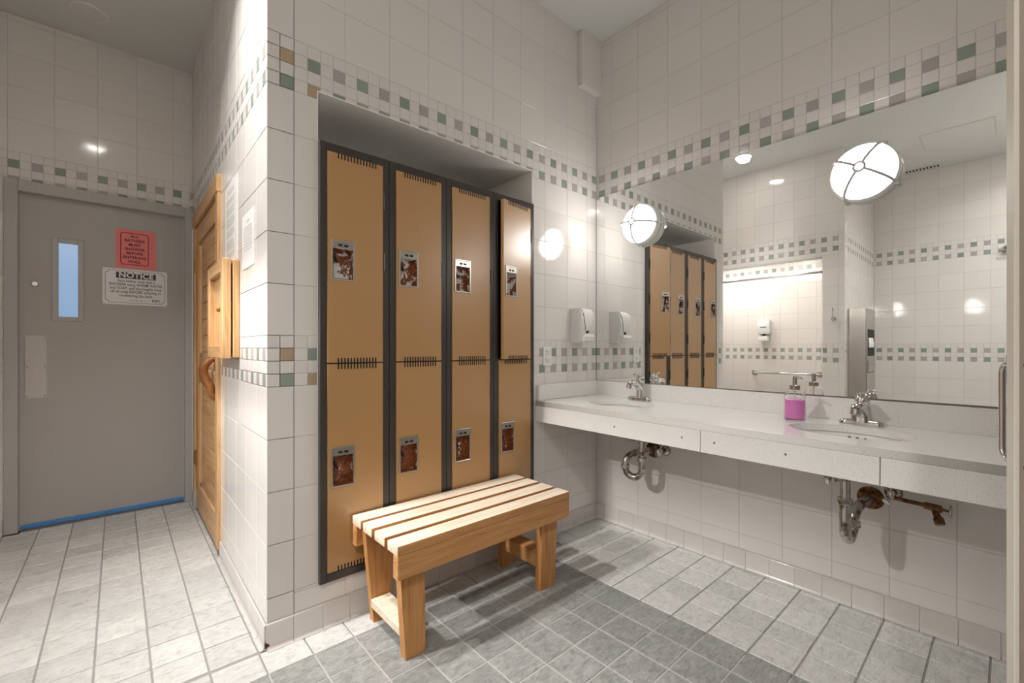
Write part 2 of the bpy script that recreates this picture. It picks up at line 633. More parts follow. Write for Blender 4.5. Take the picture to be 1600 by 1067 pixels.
def base_tiles(name, facing, plane, u0, u1, phase, h, label=None):
    """skirting of small tiles standing 9 mm proud of the wall with a cove at the foot"""
    mb = MB()
    d = 0.008
    if facing == '-y': mb.box(u0, u1, plane - d + 0.002, plane + 0.002, 0, h - 0.003)
    elif facing == '-x': mb.box(plane - d + 0.002, plane + 0.002, u0, u1, 0, h - 0.003)
    else: mb.box(plane - 0.002, plane + d - 0.002, u0, u1, 0, h - 0.003)
    st = struct(name, mb, 'grout')
    p = 0.11
    rot = {'-y': 0.0, '-x': -math.pi / 2, '+x': math.pi / 2}[facing]
    k0 = math.floor((u0 - phase) / p)
    cache = {}
    k = k0
    while phase + k * p < u1:
        a, b = max(u0, phase + k * p), min(u1, phase + (k + 1) * p)
        k += 1
        if b - a < 0.01:
            continue
        key = round(b - a, 3)
        if key not in cache:
            w2 = (b - a - 0.0022) / 2
            prof = [(0.004, 0.0015), (-0.012, 0.0015), (-0.006, 0.004), (-0.002, 0.010), (0.0, 0.020), (0.0, h - 0.006), (0.002, h - 0.002), (0.006, h)]
            m = MB()
            n = len(prof)
            vs = [(-w2, y, z) for y, z in prof] + [(w2, y, z) for y, z in prof]
            fs = [(i, i + 1, n + i + 1, n + i) for i in range(n - 1)] + [tuple(range(n)), tuple(range(n, 2 * n))]
            m.add(vs, fs)
            cache[key] = mesh_from('base_tile', m, 'base_tile', 50)
        o = bpy.data.objects.new('base_tile', cache[key])
        COL.objects.link(o)
        o.parent = st
        u = (a + b) / 2
        off = -d if facing != '+x' else d
        o.location = (u, plane + off, 0) if facing == '-y' else (plane + off, u, 0)
        o.rotation_euler = (0, 0, rot)
    return st

# ---------------------------------------------------------------- room shell
g = GREC
# ceiling
mb = MB()
mb.box(XF - 0.1, 0.1, YS - 0.1, 0.12, ZC, ZC + 0.1)
mb.box(XW - 0.1, XP + 0.1, 0.12, YD + 0.1, ZC, ZC + 0.1)
ceil = struct('ceiling', mb, 'ceiling_paint')

# locker wall
mb = MB()
mb.box(XP + g, NX0, g, 0.47, 0, ZC)
mb.box(NX0, NX1, g, 0.47, 0, NZ0)
mb.box(NX0, NX1, g, 0.47, NZ1, ZC)
mb.box(NX1, 0.1, g, 0.47, 0, ZC)
mb.box(NX0, NX1, 0.445, 0.47, NZ0, NZ1)
LOWN = [0.095, 0.190, 0.389, 0.588, 0.787, LO0]
wn = tiled('wall_north', '-y', 0.0, XP, 0.0, mb, -1.8993, -1.949, LOWN,
           holes=[(NX0, NX1, NZ0, NZ1)], flip=0, tan=lambda u, z: u < -1.75)
# painted lining of the niche
mb = MB()
mb.box(NX0, NX1, 0.0005, 0.445, NZ1 - 0.004, NZ1 + 0.001)
mb.box(NX1 - 0.003, NX1 + 0.001, 0.0005, 0.445, NZ0, NZ1 - 0.004)
mb.box(NX0 - 0.001, NX0 + 0.003, 0.0005, 0.445, NZ0, NZ1 - 0.004)
mb.box(NX0 + 0.003, NX1 - 0.003, 0.440, 0.446, NZ0, NZ1 - 0.004)
lin_o = obj('niche_lining', mb, 'niche_paint', wn)

# mirror wall
mb = MB()
mb.box(g, 0.1, YS, g, 0, ZC)
LOWE = [0.092, 0.172, 0.376, 0.578, 0.780, LO0]
tiled('wall_east', '-x', 0.0, -2.0, 0.0, mb, -0.1171, -0.0671, LOWE,
      holes=[(-2.6, 1.0, 0.80, 2.132)], flip=0)

# passage wall with the wooden door
DY0, DY1, DZ1 = 0.985, 2.03, 2.062     # outside of the casing
mb = MB()
mb.box(XP + g, XP + 0.1, g, DY0 + 0.02, 0, ZC)
mb.box(XP + g, XP + 0.1, DY0 + 0.02, DY1 - 0.02, DZ1 - 0.02, ZC)
mb.box(XP + g, XP + 0.1, DY1 - 0.02, YD, 0, ZC)
LOWP = [0.095, 0.190, 0.389, 0.588, 0.787, LO0]
tiled('wall_passage', '-x', XP, 0.0, YD, mb, 0.165, 0.015, LOWP,
      holes=[(DY0 + 0.02, DY1 - 0.02, -1, DZ1 - 0.02)])

# wall with the grey door
GX0, GX1, GZ = -2.925, XP - 0.001, 2.165
mb = MB()
mb.box(XW - 0.1, GX0 + 0.02, YD + g, YD + 0.12, 0, ZC)
mb.box(GX0 + 0.02, XP + 0.1, YD + g, YD + 0.12, GZ - 0.02, ZC)
tiled('wall_end', '-y', YD, XW, XP, mb, -2.711, -2.711, LOWP, holes=[(GX0 + 0.02, 0, -1, GZ - 0.02)], flip=1)

# west wall with the shower opening (seen in the mirror)
SH0, SH1, SHZ = -0.55, 0.95, 2.095
mb = MB()
mb.box(XW - 0.12, XW - g, YR, SH0, 0, ZC)
mb.box(XW - 0.12, XW - g, SH0, SH1, SHZ, ZC)
mb.box(XW - 0.12, XW - g, SH1, YD + 0.1, 0, ZC)
tiled('wall_west', '+x', XW, YR, YD, mb, -0.69, -0.69, LOWP, holes=[(SH0, SH1, -1, SHZ)],
      single=lambda u, z: u < 0.55)
# far west wall
mb = MB()
mb.box(XF - 0.1, XF - g, YS, YR + 0.1, 0, ZC)
tiled('wall_far_west', '+x', XF, YS, YR, mb, -0.917, -0.917, LOWP, single=lambda u, z: u > -1.95, flip=0)
# return wall beside the shower, steel dispenser hangs here
mb = MB()
mb.box(XF, XW - 0.12, YR + g, YR + 0.1, 0, ZC)
mb.box(XW - 0.12, XW - g, YR + g, YR + 0.01, 0, ZC)
tiled('wall_return', '-y', YR, XF, XW, mb, -3.3, -3.3, LOWP)
# shower lining
SB = -4.10
mb = MB()
mb.box(SB - 0.1, SB - g, SH0 - 0.1, SH1 + 0.1, 0, 2.4)
tiled('wall_shower_back', '+x', SB, SH0, SH1, mb, -0.45, -0.3, LOWP, single=lambda u, z: -0.6 < u < 0.80, zmax=2.35, flip=1)
mb = MB()
mb.box(SB, XW - 0.12, SH0 - 0.08, SH0, 0, 2.35)
mb.box(XW - 0.12, XW, SH0 - 0.005, SH0, 0, SHZ)
struct('wall_shower_left', mb, 'tile_white')
mb = MB()
mb.box(SB, XW - 0.12, SH1, SH1 + 0.08, 0, 2.35)
mb.box(XW - 0.12, XW, SH1, SH1 + 0.005, 0, SHZ)
struct('wall_shower_right', mb, 'tile_white')
mb = MB()
mb.box(SB - 0.1, XW - 0.12, SH0 - 0.08, SH1 + 0.08, 2.35, 2.42)
mb.box(XW - 0.12, XW + 0.001, SH0, SH1, SHZ - 0.006, SHZ)
struct('ceiling_shower', mb, 'ceiling_paint')
# wall behind the camera
mb = MB()
mb.box(XF, 0.1, YS - 0.1, YS, 0, ZC)
struct('wall_south', mb, 'wall_paint')

# skirting
base_tiles('baseboard_north', '-y', 0.0, XP, -0.010, -1.793, 0.100)
base_tiles('baseboard_east', '-x', 0.0, YS, -0.0005, -1.061, 0.095)
base_tiles('baseboard_passage', '-x', XP, 0.0, DY0 - 0.005, 0.10, 0.095)
base_tiles('baseboard_end', '-y', YD, XW, GX0 - 0.005, -3.0, 0.095)

# chip knocked out of the corner tile
for o_ in bpy.data.objects:
    if o_.name == 'baseboard_north':
        obj('chipped_spot', MB().prism([(XP - 0.0075, 0.012), (XP - 0.0075, 0.034), (XP + 0.006, 0.026), (XP + 0.010, 0.014)], -0.0088, -0.0060, 'y'), 'rust_hole', o_)['label'] = 'dark chip broken out of the corner tile'
# boxed-in pipe at the ceiling corner
mb = MB()
mb.cbox(-0.192, 0.0, -0.042, 0.001, 2.818, ZC, 0.003)
tr = struct('trim_1', mb, 'tile_white')

# floor
mb = MB()
mb.box(XF - 0.1, 0.1, YS - 0.1, 0.12, -0.1, -0.0035)
mb.box(SB - 0.1, 0.0, 0.12, YD + 0.2, -0.1, -0.0035)
fl = struct('floor', mb, 'floor_grout')
obj('grout_bed', MB().box(XW, -0.680, -2.41, -0.142, -0.0034, -0.0024), 'dark_grout', fl)['label'] = 'paler grout between the dark floor tiles'
FP = 0.1515
FCACHE = {}
def floor_mesh(w, h, mat):
    key = (round(w, 3), round(h, 3), mat)
    if key not in FCACHE:
        a, b = (w - 0.0055) / 2, (h - 0.0055) / 2
        c = 0.0018
        m = MB()
        def rect(a_, b_, z):
            return [(-a_, -b_, z), (a_, -b_, z), (a_, b_, z), (-a_, b_, z)]
        vs = rect(a - c, b - c, 0) + rect(a, b, -c) + rect(a, b, -0.006)
        fs = [(0, 1, 2, 3)]
        for k in range(4):
            q = (k + 1) % 4
            fs += [(k, k + 4, q + 4, q), (k + 4, k + 8, q + 8, q + 4)]
        m.add(vs, fs)
        me = mesh_from('floor_tile', m, mat)
        FCACHE[key] = me
    return FCACHE[key]

cells = []
regions = [(XW, 0.0, YS, 0.0), (XW, XP, 0.0, YD), (XF, XW, YS, YR), (SB, XW, SH0, SH1)]
for i in range(0, 34):
    xa = -0.050 - FP * i
    xb = xa + FP
    for j in range(-17, 17):
        ya = -0.140 + FP * j
        yb = ya + FP
        for (p, q, r_, s_) in regions:
            a, b, c, d = max(xa, p), min(xb, q), max(ya, r_), min(yb, s_)
            if b - a < 0.012 or d - c < 0.012:
                continue
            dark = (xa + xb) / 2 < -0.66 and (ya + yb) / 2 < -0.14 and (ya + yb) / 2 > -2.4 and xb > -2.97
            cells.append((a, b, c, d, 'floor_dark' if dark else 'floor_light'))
vis, rest = [], []
for ce in cells:
    cx, cy = (ce[0] + ce[1]) / 2, (ce[2] + ce[3]) / 2
    pr = [project((x, y, 0)) for x in ce[:2] for y in ce[2:4]]
    ok = cx > XW and any(p and -5 < p[0] < 1580 and p[1] < 1072 for p in pr) and not (cx > XP and cy > 0)
    dist = math.hypot(cx - CX, cy - CY)
    (vis if ok else rest).append((dist, ce))
vis.sort(key=lambda e: e[0])
rest += vis[298:]
vis = vis[:298]
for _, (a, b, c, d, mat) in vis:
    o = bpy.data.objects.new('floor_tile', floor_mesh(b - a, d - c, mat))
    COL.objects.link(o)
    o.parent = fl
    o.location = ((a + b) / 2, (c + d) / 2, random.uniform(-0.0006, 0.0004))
    o.rotation_euler = (R(random.uniform(-.15, .15)), R(random.uniform(-.15, .15)), 0)
for mat in ('floor_light', 'floor_dark'):
    mb = MB()
    for _, (a, b, c, d, m_) in rest:
        if m_ == mat:
            me = floor_mesh(b - a, d - c, mat)
            mb.add([q.co for q in me.vertices], [tuple(f.vertices) for f in me.polygons], Matrix.Translation(((a + b) / 2, (c + d) / 2, 0)))
    if mb.v:
        o = obj('floor_tiles', mb, mat, fl)
        o['kind'] = 'stuff'

# ---------------------------------------------------------------- grey door and its frame
def text_mesh(name, body, size, mat, parent, M, align='CENTER', bold=0.0, spacing=1.0, xs=1.0):
    cu = bpy.data.curves.new(name, 'FONT')
    cu.body = body
    cu.size = size
    cu.align_x = align
    cu.align_y = 'CENTER'
    cu.offset = bold
    cu.space_character = spacing
    cu.resolution_u = 3
    to = bpy.data.objects.new(name, cu)
    COL.objects.link(to)
    dg = bpy.context.evaluated_depsgraph_get()
    dg.update()
    me = bpy.data.meshes.new_from_object(to.evaluated_get(dg))
    bpy.data.objects.remove(to)
    bpy.data.curves.remove(cu)
    me.name = name
    me.transform(M @ Matrix.Diagonal((xs, 1, 1, 1)))
    me.materials.clear()
    me.materials.append(MATS[mat])
    return obj(name, me, mat, parent)

d1 = bpy.data.objects.new('door_1', None)
COL.objects.link(d1)
d1.location = (-2.45, YD, 0)
d1['kind'] = 'structure'
d1['_w'] = 1
FX0, FX1, FZ = -2.866, -2.043, 2.095
mb = MB()
yf, yb = YD - 0.022, YD + 0.10
mb.cbox(GX0, FX0, yf, yb, 0.001, GZ, 0.003)
mb.cbox(FX1, GX1 - 0.003, yf, yb, 0.001, GZ, 0.003)
mb.cbox(FX0, FX1, yf, yb, FZ, GZ, 0.003)
mb.box(FX0 - 0.001, FX0 + 0.014, YD + 0.028, yb, 0.002, FZ)     # stops
mb.box(FX1 - 0.014, FX1 + 0.001, YD + 0.028, yb, 0.002, FZ)
mb.box(FX0 + 0.014, FX1 - 0.014, YD + 0.028, yb, FZ - 0.014, FZ + 0.001)
obj('door_frame', mb, 'frame_grey', d1)
LY = YD + 0.030
mb = MB()
VX0, VX1, VZ0, VZ1 = -2.722, -2.580, 1.310, 1.838
mb.box(FX0 + 0.004, VX0, LY, LY + 0.044, 0.035, FZ - 0.004)
mb.box(VX1, FX1 - 0.004, LY, LY + 0.044, 0.035, FZ - 0.004)
mb.box(VX0, VX1, LY, LY + 0.044, 0.035, VZ0)
mb.box(VX0, VX1, LY, LY + 0.044, VZ1, FZ - 0.004)
leaf = obj('door_leaf', mb, 'door_grey', d1)
mb = MB()
e = 0.026
mb.cbox(VX0 - 0.004, VX0 + e, LY - 0.008, LY + 0.01, VZ0 - 0.004, VZ1 + 0.004, 0.003)
mb.cbox(VX1 - e, VX1 + 0.004, LY - 0.008, LY + 0.01, VZ0 - 0.004, VZ1 + 0.004, 0.003)
mb.cbox(VX0 + e, VX1 - e, LY - 0.008, LY + 0.01, VZ0 - 0.004, VZ0 + e, 0.003)
mb.cbox(VX0 + e, VX1 - e, LY - 0.008, LY + 0.01, VZ1 - e, VZ1 + 0.004, 0.003)
obj('window_frame', mb, 'frame_grey', leaf)
o = obj('window_pane', MB().box(VX0 + 0.01, VX1 - 0.01, LY + 0.012, LY + 0.018, VZ0 + 0.01, VZ1 - 0.01), 'pool_window', leaf)
o['label'] = 'narrow pale blue glass pane'
mb = MB()
mb.cbox(-2.842, -2.747, LY - 0.003, LY + 0.001, 0.82, 1.213, 0.001)
pp = obj('push_plate', mb, 'plate', leaf)
pp['label'] = 'pale metal push plate with four screws'
for sx in (-2.833, -2.757):
    for sz in (0.832, 1.015, 1.2):
        obj('screw', MB().cyl((sx, LY - 0.003, sz), (sx, LY - 0.0055, sz), 0.0035, n=10), 'chrome_dull', leaf)
mb = MB().lathe([(0.017, 0), (0.017, 0.010), (0.013, 0.014)], Matrix.Translation((-2.800, LY, 1.536)) @ Matrix.Rotation(R(90), 4, 'X'))
obj('lock_cylinder', mb, 'chrome', leaf, 40)
# blue tape along the foot of the door
tb = MB()
tb.cbox(FX0 + 0.006, FX1 - 0.006, LY - 0.012, LY + 0.03, 0.012, 0.034, 0.003)
for k in range(5):
    x = -2.76 + k * 0.15
    tb.cbox(x, x + 0.012, LY - 0.016, LY + 0.01, 0.008, 0.036, 0.002)
obj('blue_sweep', tb, 'blue_tape', d1)['label'] = 'bright blue strip sealing the gap under the grey door'
# rust at the foot of the left jamb
obj('rust_stain', MB().box(GX0 - 0.0004, FX0 + 0.006, yf - 0.0006, YD + 0.028, 0.0008, 0.007), 'rust_hole', d1)['label'] = 'rusted foot of the door frame'

# ---------------------------------------------------------------- signs on the grey door
MY = Matrix.Rotation(R(90), 4, 'X')      # text plane -> facing -Y
SY = LY - 0.0012
sg = thing('warning_sign', 'small red paper sign taped to the grey door above the white notice', 'sign', (-2.316, SY, 1.69), world=True)
mb = MB()
mb.add([(-2.424, SY, 1.956), (-2.209, SY, 1.960), (-2.207, SY, 1.690), (-2.420, SY, 1.688)], [(0, 1, 2, 3)])
mb.add([(-2.424, LY - 0.0002, 1.956), (-2.209, LY - 0.0002, 1.960), (-2.207, LY - 0.0002, 1.690), (-2.420, LY - 0.0002, 1.688)], [(3, 2, 1, 0)])
mb.f += [(0, 1, 5, 4), (1, 2, 6, 5), (2, 3, 7, 6), (3, 0, 4, 7)]
obj('paper_sheet', mb, 'red_paper', sg)
def rounded_outline(x0, x1, z0, z1, r, w, y0, y1, notch=False):
    m = MB()
    n = 6
    def pts(x0, x1, z0, z1, r):
        o_ = []
        for (cx, cz, a0) in ((x1 - r, z1 - r, 0), (x0 + r, z1 - r, 90), (x0 + r, z0 + r, 180), (x1 - r, z0 + r, 270)):
            for k in range(n + 1):
                a = R(a0 + 90 * k / n)
                if notch:
                    sx = 1 if cx > (x0 + x1) / 2 else -1
                    sz = 1 if cz > (z0 + z1) / 2 else -1
                    bx, bz = cx + sx * r, cz + sz * r
                    a2 = R(a0 + 180 + 90 - 90 * k / n)
                    o_.append((bx + r * math.cos(a2), bz + r * math.sin(a2)))
                else:
                    o_.append((cx + r * math.cos(a), cz + r * math.sin(a)))
        return o_
    A = pts(x0, x1, z0, z1, r)
    B = pts(x0 + w, x1 - w, z0 + w, z1 - w, r - w if not notch else r)
    N = len(A)
    vs = [(x, y0, z) for x, z in A] + [(x, y0, z) for x, z in B]
    vs += [(x, y1, z) for x, z in A] + [(x, y1, z) for x, z in B]
    fs = []
    for k in range(N):
        q = (k + 1) % N
        fs += [(k, q, N + q, N + k), (2 * N + k, 2 * N + q, 3 * N + q, 3 * N + k), (k, q, 2 * N + q, 2 * N + k), (N + k, N + q, 3 * N + q, 3 * N + k)]
    m.add(vs, fs)
    return m
obj('border_line', rounded_outline(-2.398, -2.247, 1.712, 1.935, 0.016, 0.0045, SY - 0.0006, SY - 0.0001), 'red_ink', sg)
for k, wd in enumerate(['ALL', 'BATHERS', 'MUST', 'SHOWER', 'BEFORE', 'ENTERING', 'POOL']):
    text_mesh('lettering', wd, 0.0250, 'red_ink', sg, Matrix.Translation((-2.3225, SY - 0.0008, 1.911 - 0.0295 * k)) @ MY, bold=0.0008, spacing=1.06)
sg2 = thing('notice_sign', 'white plastic NOTICE sign with dark lettering on the grey door', 'sign', (-2.315, SY, 1.435), world=True)
NY = LY - 0.004
obj('sign_panel', MB().cbox(-2.488, -2.143, NY, LY - 0.0002, 1.434, 1.681, 0.001), 'sign_white', sg2)
obj('border_line', rounded_outline(-2.476, -2.155, 1.446, 1.669, 0.018, 0.0022, NY - 0.0006, NY + 0.0001, True), 'ink', sg2)
obj('title_bar', MB().box(-2.420, -2.207, NY - 0.0006, NY + 0.0001, 1.616, 1.658), 'ink', sg2)
text_mesh('lettering', 'NOTICE', 0.0500, 'sign_white', sg2, Matrix.Translation((-2.3135, NY - 0.0012, 1.637)) @ MY, bold=0.0016, spacing=1.03, xs=1.0)
for k, ln in enumerate(['Each bather shall take a', 'SHOWER using WARM WATER', 'and SOAP, and thoroughly rinse', 'off all soap BEFORE entering or', 're-entering the deck.']):
    text_mesh('lettering', ln, 0.0265, 'ink', sg2, Matrix.Translation((-2.3135, NY - 0.0008, 1.598 - 0.0252 * k)) @ MY, bold=0.0002, xs=0.80)
text_mesh('lettering', 'ONT. REG. 565', 0.011, 'ink', sg2, Matrix.Translation((-2.315, NY - 0.0008, 1.464)) @ MY)
o = text_mesh('lettering', 'P.P1', 0.027, 'ink', sg2, Matrix.Translation((-2.205, NY - 0.0008, 1.466)) @ MY @ Matrix.Shear('XZ', 4, (0, 0)), bold=0.0006, spacing=0.95)
for sx in (-2.481, -2.150):
    for sz in (1.441, 1.674):
        obj('screw', MB().cyl((sx, NY, sz), (sx, NY - 0.0015, sz), 0.003, n=10), 'chrome_dull', sg2)

# ---------------------------------------------------------------- wooden sauna door in the passage wall
d2 = bpy.data.objects.new('door_2', None)
COL.objects.link(d2)
d2.location = (XP, 1.5, 0)
d2['kind'] = 'structure'
d2['_w'] = 1
mb = MB()
cp = 0.016
obj('door_casing', MB().cbox(XP - cp, XP + 0.05, DY0, DY0 + 0.075, 0.045, DZ1, 0.003), 'pine_z', d2)
obj('door_casing', MB().cbox(XP - cp, XP + 0.05, DY1 - 0.075, DY1, 0.12, DZ1, 0.003), 'pine_z', d2)
obj('door_casing', MB().cbox(XP - cp - 0.004, XP + 0.05, DY0 - 0.004, DY1 + 0.004, DZ1 - 0.085, DZ1 + 0.012, 0.004), 'pine_x', d2)
obj('plinth_block', MB().cbox(XP - cp - 0.004, XP + 0.05, DY1 - 0.08, DY1 + 0.01, 0.002, 0.12, 0.003), 'frame_grey', d2)['label'] = 'grey metal shoe at the foot of the door post'
LX = XP - 0.004             # front of the leaf
a0, a1 = DY0 + 0.078, DY1 - 0.078
za, zb2 = 0.02, DZ1 - 0.09
st_w = 0.10
mb = MB()
mb.box(LX + 0.034, LX + 0.042, a0, a1, za, zb2)
leaf2 = obj('door_leaf', mb, 'pine_z', d2)
obj('door_stile', MB().cbox(LX, LX + 0.045, a1 - st_w, a1, za, zb2, 0.003), 'pine_z', leaf2)
obj('door_stile', MB().cbox(LX, LX + 0.045, a0, a0 + 0.05, za, zb2, 0.003), 'pine_z', leaf2)
mb = MB()
for (z0, z1) in ((za, 0.20), (0.92, 1.00), (zb2 - 0.12, zb2)):
    obj('door_rail', MB().cbox(LX, LX + 0.045, a0 + 0.05, a1 - st_w, z0, z1, 0.003), 'pine_x', leaf2)
for (z0, z1, n) in ((0.20, 0.92, 7), (1.00, zb2 - 0.12, 8)):
    hh = (z1 - z0) / n
    bm_ = MB().cbox(LX + 0.010, LX + 0.034, a0 + 0.048, a1 - st_w + 0.002, 0.0012, hh - 0.0012, 0.004)
    me = mesh_from('board', bm_, 'pine_board')
    for k in range(n):
        obj('board', me, 'pine_board', leaf2, loc=(0, 0, z0 + k * hh))
for (z0, z1) in ((0.23, 0.90), (1.10, zb2 - 0.15)):
    obj('moulding', MB().cbox(LX - 0.004, LX + 0.02, a1 - st_w - 0.10, a1 - st_w - 0.065, z0, z1, 0.003), 'pine_z', leaf2)
    obj('groove', MB().box(LX - 0.0006, LX + 0.01, a1 - 0.060, a1 - 0.035, z0 + 0.05, z1 - 0.02), 'pine_dark', leaf2)
# carved S-shaped pull
pts = smooth_path([(LX + 0.012, 1.20, 1.075), (LX - 0.020, 1.205, 1.060), (LX - 0.044, 1.21, 1.025), (LX - 0.046, 1.21, 0.985), (LX - 0.034, 1.20, 0.945), (LX - 0.018, 1.185, 0.910), (LX - 0.010, 1.175, 0.870), (LX + 0.012, 1.168, 0.842)], 6)
N_ = len(pts)
obj('door_handle', MB().tube(pts, [0.016 + 0.007 * math.sin(math.pi * k / (N_ - 1)) for k in range(N_)], 12), 'walnut', leaf2, 50)['label'] = 'curved carved wooden pull handle'
for zz in (1.66, 0.32):
    h_ = MB()
    for k in range(5):
        h_.cyl((LX - 0.008, a1 + 0.001, zz + 0.02 * k), (LX - 0.008, a1 + 0.001, zz + 0.02 * k + 0.018), 0.006, n=10)
    h_.box(LX - 0.006, LX + 0.001, a1 - 0.02, a1 + 0.02, zz, zz + 0.098)
    obj('hinge', h_, 'brass', d2)

# ---------------------------------------------------------------- wooden wall cabinet
wc = thing('wall_cabinet', 'small wooden wall cabinet with a framed door and round knob', 'cabinet', (XP, 0.70, 1.09), world=True)
y0, y1, z0, z1 = 0.483, 0.917, 1.090, 1.535
mb = MB()
mb.cbox(XP - 0.028, XP - 0.0005, y0, y0 + 0.02, z0, z1, 0.003)
mb.cbox(XP - 0.028, XP - 0.0005, y1 - 0.02, y1, z0, z1, 0.003)
mb.cbox(XP - 0.028, XP - 0.0005, y0 + 0.02, y1 - 0.02, z0, z0 + 0.02, 0.003)
mb.cbox(XP - 0.028, XP - 0.0005, y0 + 0.02, y1 - 0.02, z1 - 0.02, z1, 0.003)
obj('cabinet_body', mb, 'pine_z', wc)
obj('back_panel', MB().box(XP - 0.006, XP - 0.0005, y0 + 0.02, y1 - 0.02, z0 + 0.02, z1 - 0.02), 'black', wc)  # black colour stands in for the shade inside the cabinet
xa, xb = XP - 0.068, XP - 0.034
mb = MB()
fw = 0.055
door = obj('cabinet_door', MB().box(xb - 0.012, xb - 0.004, y0 + 0.004, y1 - 0.004, z0, z1), 'pine_z', wc)
obj('door_stile', MB().cbox(xa, xb, y0, y0 + fw, z0 - 0.004, z1 + 0.004, 0.003), 'pine_z', door)
obj('door_stile', MB().cbox(xa, xb, y1 - fw, y1, z0 - 0.004, z1 + 0.004, 0.003), 'pine_z', door)
obj('door_rail', MB().cbox(xa, xb, y0 + fw, y1 - fw, z0 - 0.004, z0 + fw, 0.003), 'pine_x', door)
obj('door_rail', MB().cbox(xa, xb, y0 + fw, y1 - fw, z1 - fw, z1 + 0.004, 0.003), 'pine_x', door)
obj('knob', MB().lathe([(0.006, 0), (0.006, 0.012), (0.014, 0.016), (0.016, 0.024), (0.012, 0.032), (0.004, 0.035)], Matrix.Translation((xb - 0.012, y0 + fw + 0.03, 1.315)) @ Matrix.Rotation(R(-90), 4, 'Y'), 16), 'pine_dark', door, 40)
for zz in (1.16, 1.44):
    obj('hinge', MB().cyl((XP - 0.031, y1 - 0.003, zz), (XP - 0.031, y1 - 0.003, zz + 0.05), 0.004, n=10), 'brass', wc)

# laminated notices on the passage wall
def notice(name, y0, y1, z0, z1, label, blocks):
    t_ = thing(name, label, 'notice', (XP, (y0 + y1) / 2, z0), world=True)
    obj('paper_sheet', MB().box(XP - 0.0022, XP - 0.0003, y0, y1, z0, z1), 'paper', t_)
    m = MB()
    for (ya, yb_, z, h_) in blocks:
        m.box(XP - 0.0028, XP - 0.0021, ya, yb_, z, z + h_)
    o_ = obj('printed_lines', m, 'faint_ink', t_)
    o_['kind'] = 'stuff'
    return t_
bl = [(0.60, 0.77, 1.895, 0.020)]
zz = 1.865
for grp in (3, 4, 5, 4, 5, 3):
    for k in range(grp):
        bl.append((0.58 + random.uniform(0, 0.05), 0.80, zz, 0.005))
        zz -= 0.0098
    zz -= 0.012
notice('wall_notice', 0.53, 0.85, 1.550, 1.945, 'tall laminated notice of grey printed lines above the wooden cabinet', bl)
bl = [(0.28, 0.33, 1.672, 0.012)]
for k in range(8):
    bl.append((0.22 + random.uniform(0, 0.03), 0.39, 1.650 - 0.0135 * k, 0.006))
notice('wall_notice', 0.19, 0.425, 1.478, 1.715, 'smaller laminated notice nearest the tiled wall corner', bl)

# ---------------------------------------------------------------- lockers
CW = 0.30025
LZ0, LZ1 = 0.184, 1.968
LYF = -0.020
def lock(parent, z, mat):
    # door-local coordinates: x from -width (latch side) .. 0 (hinge), y=0 door front, z up from door foot
    x0, x1 = -0.223, -0.126
    z0, z1 = z, z + 0.165
    m = MB()
    w = 0.007
    yo, yi = -0.0045, 0.001
    m.cbox(x0, x0 + w, yo, yi, z0, z1, 0.0015)
    m.cbox(x1 - w, x1, yo, yi, z0, z1, 0.0015)
    m.cbox(x0 + w, x1 - w, yo, yi, z0, z0 + w, 0.0015)
    m.cbox(x0 + w, x1 - w, yo, yi, z1 - w, z1, 0.0015)
    m.cbox(x0 + w, x1 - w, yo + 0.001, yi, z1 - 0.036, z1 - w, 0.001)
    pl = obj('lock_frame', m, 'steel', parent)
    for k in (-1, 1):
        s = MB().cbox((x0 + x1) / 2 + k * 0.012 - 0.009, (x0 + x1) / 2 + k * 0.012 + 0.009, yo + 0.0002, yo + 0.003, z1 - 0.027, z1 - 0.017, 0.001)
        obj('number_slot', s, 'dark_slot', parent)
    d = 0.026
    cx0, cx1, cz0, cz1 = x0 + w, x1 - w, z0 + w, z1 - 0.036
    q = MB()
    q.add([(cx0, 0, cz0), (cx1, 0, cz0), (cx1, 0, cz1), (cx0, 0, cz1), (cx0 + .004, d, cz0 + .004), (cx1 - .004, d, cz0 + .004), (cx1 - .004, d, cz1 - .004), (cx0 + .004, d, cz1 - .004)],
          [(4, 5, 6, 7), (0, 1, 5, 4), (1, 2, 6, 5), (2, 3, 7, 6), (3, 0, 4, 7)])
    obj('lock_cup', q, mat, parent)
    k_ = MB().cyl((cx0 + 0.008, d - 0.001, cz1 - 0.018), (cx0 + 0.024, d - 0.010, cz1 - 0.055), 0.006, 0.005, 8)
    obj('latch_finger', k_, 'dark_slot', parent)
    return pl

